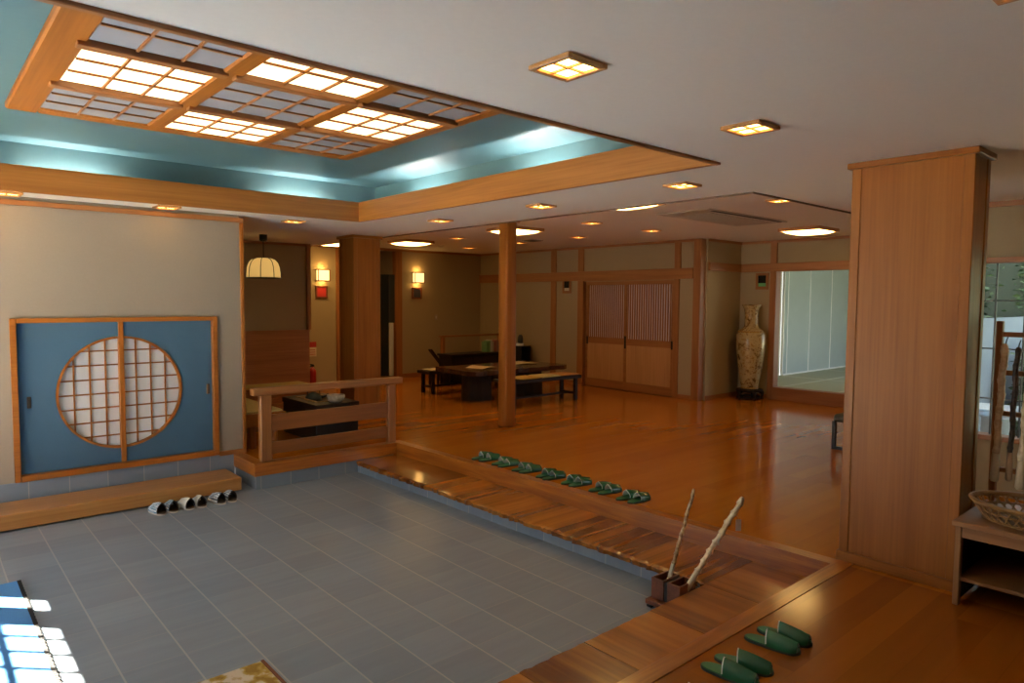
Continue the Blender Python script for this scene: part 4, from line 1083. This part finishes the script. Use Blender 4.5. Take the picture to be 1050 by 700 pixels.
m_.box(TX0 - .01, TX0 + e_, TY0 - .01, TY1 + .01, .36, .42, .003); m_.box(TX1 - e_, TX1 + .01, TY0 - .01, TY1 + .01, .36, .42, .003)
m_.box(TX0 + e_, TX1 - e_, TY0 - .01, TY0 + .2, .36, .42, .003); m_.box(TX0 + e_, TX1 - e_, TY1 - .12, TY1 + .01, .36, .42, .003)
m_.build('top', darkw('Y'), ht)
m_ = MB(); ix0, ix1, iy0, iy1 = TX0 + e_, TX1 - e_, TY0 + .2, TY1 - .12
for q in ((ix0, ix0 + .022, iy0, iy1), (ix1 - .022, ix1, iy0, iy1), (ix0 + .022, ix1 - .022, iy0, iy0 + .022), (ix0 + .022, ix1 - .022, iy1 - .022, iy1)): m_.box(*q, .36, .428, .002)
m_.build('hearth_rim', wood('hearth_rim_wood', (.30, .17, .06), (.42, .25, .10), 'X'), ht)
MB().box(ix0 + .022, ix1 - .022, iy0 + .022, iy1 - .022, .36, .375).build('ash_bed', plain('ash_grey', (.10, .09, .08), .95, noise=.3, nscale=80), ht)
kt = thing('iron_kettle', 'dark iron kettle standing in the hearth table', 'kettle', (3.56, 7.58, .375))
MB().lathe([(0, 0), (.06, 0), (.09, .03), (.095, .065), (.07, .10), (.035, .112), (.03, .12), (0, .125)], (3.56, 7.58, .375), 24).build('kettle_body', plain('black_iron_rough', (.02, .024, .022), .55), kt, smooth=True)
MB().tube([(3.56 - .08, 7.58, .46), (3.56 - .07, 7.58, .54), (3.56, 7.58, .565), (3.56 + .07, 7.58, .54), (3.56 + .08, 7.58, .46)], .006, 6).build('handle', plain('black_iron', (.01, .01, .01), .4, .5), kt)
MB().tube([(3.63, 7.53, .43), (3.68, 7.50, .455), (3.70, 7.48, .48)], [.016, .012, .009], 8).build('spout', plain('black_iron_rough', (.02, .024, .022), .55), kt, smooth=True)
bw = thing('stone_bowl', 'round grey ceramic bowl on the hearth table', 'bowl', (3.63, 7.16, .42))
MB().lathe([(0, 0), (.055, 0), (.085, .02), (.102, .055), (.10, .085), (.093, .085), (.092, .06), (.06, .02), (0, .015)], (3.63, 7.16, .42), 28).build('bowl_body', mottled('grey_glaze', [(.4, (.34, .30, .24)), (.6, (.46, .42, .35))], 30, .6), bw, smooth=True)

# ------------------------------------------------------------------ lounge furniture
tb = thing('low_table', 'low dark live edge slab table on round stump bases', 'table', (7.4, 8.65, 0))
rr = random.Random(11)
def slab(x0, x1, y0, y1, z0, z1, wob, n=16):
    pts = []
    for i in range(n + 1): pts.append((x0 + (x1 - x0) * i / n, y0 + rr.uniform(-wob, wob)))
    for i in range(1, 6): pts.append((x1 + rr.uniform(-wob, wob) * 1.5, y0 + (y1 - y0) * i / 6))
    for i in range(n + 1): pts.append((x1 - (x1 - x0) * i / n, y1 + rr.uniform(-wob, wob)))
    for i in range(1, 6): pts.append((x0 + rr.uniform(-wob, wob) * 1.5, y1 - (y1 - y0) * i / 6))
    return MB().prism(pts, z0, z1)
slab(6.42, 8.42, 8.12, 9.15, .43, .50, .035).build('table_top', wood('red_black_slab', (.035, .012, .007), (.09, .032, .016), 'X', rough=.2, coat=.4), tb)
def stump(cx_, cy_, r):
    m_ = MB(); prof_ = []
    def f(u, v):
        a = 2 * PI * u; rr_ = r * (1 + .05 * math.sin(5 * a + 1) + .03 * math.sin(9 * a)) * (1.03 - .06 * v)
        return Vector((cx_ + rr_ * math.cos(a), cy_ + rr_ * math.sin(a) * .9, .44 * v))
    m_.grid(f, 36, 4); return m_
for cx_ in (6.83, 7.95): stump(cx_, 8.60, .25).build('stump_base', wood('stump_bark', (.008, .005, .004), (.03, .017, .012), 'Z', rough=.6), tb, smooth=True)
def bench(x0, x1, y0, y1, zt, lab):
    t = thing('wooden_bench', lab, 'bench', ((x0 + x1) / 2, (y0 + y1) / 2, 0), 0, 'dark benches at the low table')
    MB().box(x0, x1, y0, y1, zt - .05, zt, .006).build('seat', darkw('X'), t)
    for xx in (x0 + .07, x1 - .07 - .06):
        for yy in (y0 + .02, y1 - .07): MB().box(xx, xx + .06, yy, yy + .05, 0, zt - .05, .004).build('leg', darkw('Z'), t)
        MB().box(xx + .015, xx + .045, y0 + .07, y1 - .07, .10, .14, .003).build('stretcher', darkw('Y'), t)
    MB().box(x0 + .13, x1 - .13, (y0 + y1) / 2 - .015, (y0 + y1) / 2 + .015, .105, .135).build('long_stretcher', darkw('X'), t)
    return t
bench(6.55, 8.06, 7.46, 7.86, .41, 'dark bench in front of the low table, carrying three cushions')
bench(6.50, 8.10, 9.46, 9.84, .39, 'dark bench behind the low table')
def cushion(cx_, cy_, z, dx, dy, mat, lab, name='seat_cushion', cat='cushion', h_=.022, a=0):
    t = thing(name, lab, cat, (cx_, cy_, z), a, 'pads on the lounge benches' if cat == 'cushion' else None)
    o = MB().box(-dx, dx, -dy, dy, 0, h_, .009, seg=2).build('pad', mat, t, local=True); smooth_by_angle(o, 50)
    m_ = MB()
    m_.tube([(-dx, -dy, h_ / 2), (dx, -dy, h_ / 2), (dx, dy, h_ / 2), (-dx, dy, h_ / 2), (-dx, -dy, h_ / 2)], .004, 6); m_.build('piping', mat, t, local=True)
    return t
cushion(6.98, 7.66, .41, .19, .17, plain('mustard_pad', (.46, .27, .06), .85, noise=.1), 'mustard yellow flat cushion on the front bench beside the slim post')
cushion(7.42, 7.66, .41, .19, .17, plain('straw_pad', (.48, .38, .17), .85, noise=.1), 'straw coloured flat cushion in the middle of the front bench')
cushion(7.84, 7.66, .41, .18, .17, plain('orange_pad', (.46, .22, .07), .85, noise=.1), 'orange flat cushion at the right end of the front bench')
cushion(6.72, 9.62, .39, .16, .15, plain('white_pad', (.50, .44, .32), .85, noise=.1), 'pale flat cushion on the bench behind the low table')
def sheet(cx_, cy_, z, w_, d_, a, lab, col):
    t = thing('newspaper', lab, 'paper', (cx_, cy_, z), a, None)
    def f(u, v):
        return Vector(((u - .5) * w_, (v - .5) * d_, .004 + .028 * abs(math.sin(PI * u)) ** 2 * (.4 + .6 * v)))
    MB().grid(f, 14, 6).build('sheets', plain(lab[:10] + 'paper', col, .8, noise=.12, nscale=80), t, local=True, smooth=True, recalc=False)
sheet(6.92, 8.62, .50, .42, .34, .3, 'open folded paper on the left end of the low table', (.55, .42, .28))
sheet(7.95, 8.75, .50, .46, .30, -.2, 'pale brochure on the right end of the low table', (.50, .42, .26))

sbd = thing('sideboard', 'long low dark sideboard with books behind the low table', 'sideboard', (8.3, 10.55, 0))
MB().box(7.58, 9.02, 10.30, 10.72, 0.04, .53, .004).build('body', darkw('X'), sbd)
MB().box(7.55, 9.05, 10.27, 10.74, .53, .565, .004).build('top', darkw('X'), sbd)
for k in range(3):
    dr = MB().box(7.60 + .475 * k, 8.05 + .475 * k, 10.285, 10.30, .08, .50, .003).build('door', darkw('Z'), sbd)
    MB().box(8.0 + .475 * k, 8.015 + .475 * k, 10.27, 10.286, .26, .34, .002).build('handle', plain('black_iron', (.01, .01, .01), .4, .5), dr)
MB().box(7.6, 9.0, 10.34, 10.68, 0, .042).build('plinth', darkw('X'), sbd)
bcol = [((.10, .22, .10), 'green'), ((.14, .28, .13), 'light green'), ((.50, .48, .40), 'cream'), ((.42, .36, .28), 'tan'), ((.30, .10, .09), 'dark red'), ((.38, .18, .15), 'pale red'), ((.22, .18, .17), 'brown')]
x = 8.53
for i, (c, nm) in enumerate(bcol):
    w_ = (.05, .045, .05, .04, .055, .05, .06)[i]
    t = thing('book', '%s book standing in the row on the sideboard' % nm, 'book', (x + w_ / 2, 10.52, .565), 0, 'books on the sideboard')
    h_ = .20 + .02 * (i % 3)
    MB().box(x, x + w_ - .003, 10.44, 10.60, .565, .565 + h_, .003).build('cover', plain('book_' + nm.replace(' ', '_'), c, .6), t)
    MB().box(x + .005, x + w_ - .008, 10.445, 10.603, .57, .565 + h_ - .006).build('pages', plain('book_pages', (.6, .55, .43), .8), t)
    x += w_
bbx = thing('black_cabinet', 'small black cabinet standing right of the slim post', 'cabinet', (9.21, 10.2, 0))
m_ = MB(); m_.box(9.08, 9.10, 10.05, 10.4, 0, .68); m_.box(9.33, 9.35, 10.05, 10.4, 0, .68); m_.box(9.10, 9.33, 10.38, 10.4, 0, .68)
for zz in (.05, .36, .66): m_.box(9.10, 9.33, 10.05, 10.38, zz, zz + .02)
m_.build('carcass', plain('black_lacquer', (.012, .011, .010), .35), bbx)
MB().box(9.10, 9.33, 10.055, 10.07, .07, .36).build('door', darkw('Z'), bbx)
pn_ = thing('table_clock', 'small dark clock with white base on the black cabinet', 'clock', (9.2, 10.2, .68))
MB().box(9.13, 9.25, 10.15, 10.25, .68, .73, .005).build('base', plain('white_enamel', (.8, .8, .78), .4), pn_)
MB().lathe([(0, .73), (.05, .73), (.058, .78), (.05, .86), (.03, .90), (0, .905)], (9.2, 10.2, 0), 20).build('housing', plain('black_lacquer', (.012, .011, .010), .35), pn_, smooth=True)
ra = thing('wooden_rail_stand', 'slim wooden rail frame behind the sideboard', 'rail', (8.3, 10.9, 0))
for xx in (7.76, 9.2): MB().box(xx, xx + .07, 10.86, 10.93, 0, .86, .004).build('post', trimw('Z'), ra)
MB().box(7.72, 9.3, 10.865, 10.925, .86, .895, .004).build('top_rail', trimw('X'), ra)
for xx in (7.76, 9.2): MB().box(xx - .02, xx + .09, 10.76, 11.03, 0, .03, .004).build('foot', trimw('Y'), ra)
ch = thing('reclining_chair', 'low dark chair with slanted back left of the sideboard', 'chair', (7.30, 10.4, 0))
m_ = MB()
MB().box(7.22, 7.54, 10.25, 10.55, .29, .33, .004).build('seat', darkw('X'), ch)
MB().box(-.016, .016, -.05, .05, -.25, .20, .006, None).build('backrest', darkw('Z'), ch, local=True)
bo = [c for c in ch.children if c.name.startswith('backrest')][0]; bo.location = (7.335 - 7.30 - .05, 0, .53); bo.rotation_euler = (0, -.72, 0)
for xx in (7.24, 7.50):
    for yy in (10.27, 10.53): MB().box(xx - .015, xx + .015, yy - .015, yy + .015, 0, .29).build('leg', darkw('Z'), ch)

# ------------------------------------------------------------------ garden seen through the right window
struct('ground', MB().box(6.9, 30, -25, 2.6, -.45, -.3), mottled('garden_ground', [(.4, (.10, .12, .06)), (.6, (.24, .24, .2))], 2, .9), 'garden ground beyond the right window', 'ground')
struct('ground_entrance', MB().box(-40, XE - .12, -30, 30, -.5, -.3), plain('pale_paving', (.62, .56, .47), .9, noise=.1, nscale=2), 'paving outside the entrance', 'ground')
struct('wall_garden', MB().box(7.9, 10.9, 2.08, 2.14, -.3, 1.44), plain('blue_grey_block', (.22, .27, .33), .8, noise=.1, nscale=5), 'blue grey garden wall', 'wall')
M_leaf = mottled('garden_leaves', [(.35, (.02, .05, .015)), (.55, (.05, .11, .03)), (.7, (.13, .2, .06))], 3, .5)
def hedge(x0, x1, y0, y1, zt, n, seed, lab):
    r_ = random.Random(seed); t = thing('garden_hedge', lab, 'hedge', ((x0 + x1) / 2, (y0 + y1) / 2, -.3), 0, 'hedges in the garden')
    cx_, cy_, hx, hy = (x0 + x1) / 2, (y0 + y1) / 2, (x1 - x0) / 2, (y1 - y0) / 2
    pw = lambda v, e: math.copysign(abs(v) ** e, v)
    def f(u, v):   # rounded box body
        a, b = 2 * PI * u, PI / 2 * v
        q = 1 + .05 * math.sin(a * 7 + v * 5) + .04 * math.sin(a * 13 + 2)
        return Vector((cx_ + hx * pw(math.cos(a), .4) * max(.0, math.cos(b)) ** .35 * q, cy_ + hy * pw(math.sin(a), .4) * max(0, math.cos(b)) ** .35 * q, -.3 + (zt + .3) * math.sin(b) ** .6))
    MB().grid(f, 60, 16).build('dark_core', plain('hedge_core', (.012, .022, .01), .9), t, smooth=True, recalc=False)
    m_ = MB()
    for i in range(n):
        p = f(r_.random(), r_.uniform(.02, 1)) + Vector((r_.gauss(0, .05), r_.gauss(0, .05), r_.gauss(0, .05)))
        s_ = r_.uniform(.025, .06); q = Matrix.Rotation(r_.uniform(0, 6), 3, 'Z') @ Matrix.Rotation(r_.uniform(-1.2, 1.2), 3, 'X')
        m_.bm.faces.new([m_.bm.verts.new(p + q @ Vector(c) * s_) for c in ((-1, 0, 0), (0, -.45, .1), (1, 0, 0), (0, .45, .1))])
    m_.build('foliage', M_leaf, t, recalc=False)
hedge(12.0, 12.9, -4.5, 1.9, 3.4, 7000, 9, 'tall dark green hedge at the far end of the garden')
hedge(8.3, 11.3, 2.28, 2.56, 3.0, 8000, 10, 'clipped green hedge rising behind the blue grey garden wall')
hedge(8.6, 10.6, 1.62, 1.86, 1.08, 2500, 11, 'low green hedge in front of the blue grey garden wall')
struct('added_shade_eave', MB().box(6.9, 8.2, -3, 2.6, 2.35, 2.45), plain('added_eave_boards', (.16, .09, .05), .7), 'unseen eave added to shade the garden window', 'roof')  # not in view, added to cut daylight through the garden window
gt = thing('garden_table', 'pale stone table outside the garden window', 'table', (7.6, 1.6, -.3))
MB().box(7.35, 7.85, .9, 1.98, .56, .63, .01).build('table_top', plain('pale_stone', (.50, .56, .64), .7, noise=.1, nscale=20), gt)
for yy in (1.1, 1.78): MB().box(7.42, 7.78, yy - .08, yy + .08, -.3, .56, .01).build('leg', plain('pale_stone', (.50, .56, .64), .7, noise=.1, nscale=20), gt)

# ------------------------------------------------------------------ light
w = bpy.data.worlds.new('World'); SC.world = w; w.use_nodes = True
bg = w.node_tree.nodes['Background']; bg.inputs['Color'].default_value = (.88, .94, 1, 1); bg.inputs['Strength'].default_value = 3.4
sl = bpy.data.lights.new('sun', 'SUN'); sl.energy = 185; sl.angle = math.radians(.53); sl.color = (1, .86, .68)
so_ = bpy.data.objects.new('sun', sl); COL.objects.link(so_)
el_ = math.radians(38.2); dvec = Vector((math.cos(el_) * .7071, -math.cos(el_) * .7071, -math.sin(el_)))
so_.rotation_euler = dvec.to_track_quat('-Z', 'Y').to_euler(); so_.location = (-6, 10, 8)
def portal(loc, rot, sx, sy, nm):
    l = bpy.data.lights.new(nm, 'AREA'); l.shape = 'RECTANGLE'; l.size = sx; l.size_y = sy
    l.cycles.is_portal = True
    o = bpy.data.objects.new(nm, l); COL.objects.link(o); o.location = loc; o.rotation_euler = rot
portal((XE - .14, 5.33, .87), (0, -PI / 2, 0), 2.2, 3.2, 'entrance_portal')
portal((6.89, .48, 1.16), (0, PI / 2, 0), 1.6, 2.9, 'garden_portal')
portal((13.8, 2.79, 1.18), (PI / 2, 0, 0), 5.2, 1.95, 'tatami_portal')

# ------------------------------------------------------------------ camera
cam = bpy.data.cameras.new('camera'); co = bpy.data.objects.new('camera', cam); COL.objects.link(co)
F_PX, PIT, YAW, ROLL = 703.805, .0609394, .849055, .0072211
fwd = Vector((math.cos(YAW), math.sin(YAW), 0)); rt = Vector((math.sin(YAW), -math.cos(YAW), 0)); upv = Vector((0, 0, 1))
f2 = fwd * math.cos(PIT) - upv * math.sin(PIT); u2 = upv * math.cos(PIT) + fwd * math.sin(PIT)
r3 = rt * math.cos(ROLL) + u2 * math.sin(ROLL); u3 = u2 * math.cos(ROLL) - rt * math.sin(ROLL)
co.matrix_world = Matrix(((r3.x, u3.x, -f2.x, 0), (r3.y, u3.y, -f2.y, 0), (r3.z, u3.z, -f2.z, H), (0, 0, 0, 1)))
cam.sensor_width = 36; cam.sensor_fit = 'HORIZONTAL'; cam.lens = 36 * F_PX / 1050; cam.clip_start = .05
SC.camera = co
SC.cycles.use_denoising = True
SC.cycles.max_bounces = 10; SC.cycles.diffuse_bounces = 6; SC.cycles.sample_clamp_indirect = 8
SC.view_settings.view_transform = 'Standard'; SC.view_settings.look = 'None'; SC.view_settings.gamma = 1
SC.view_settings.use_curve_mapping = False
SC.view_settings.exposure = 0.0
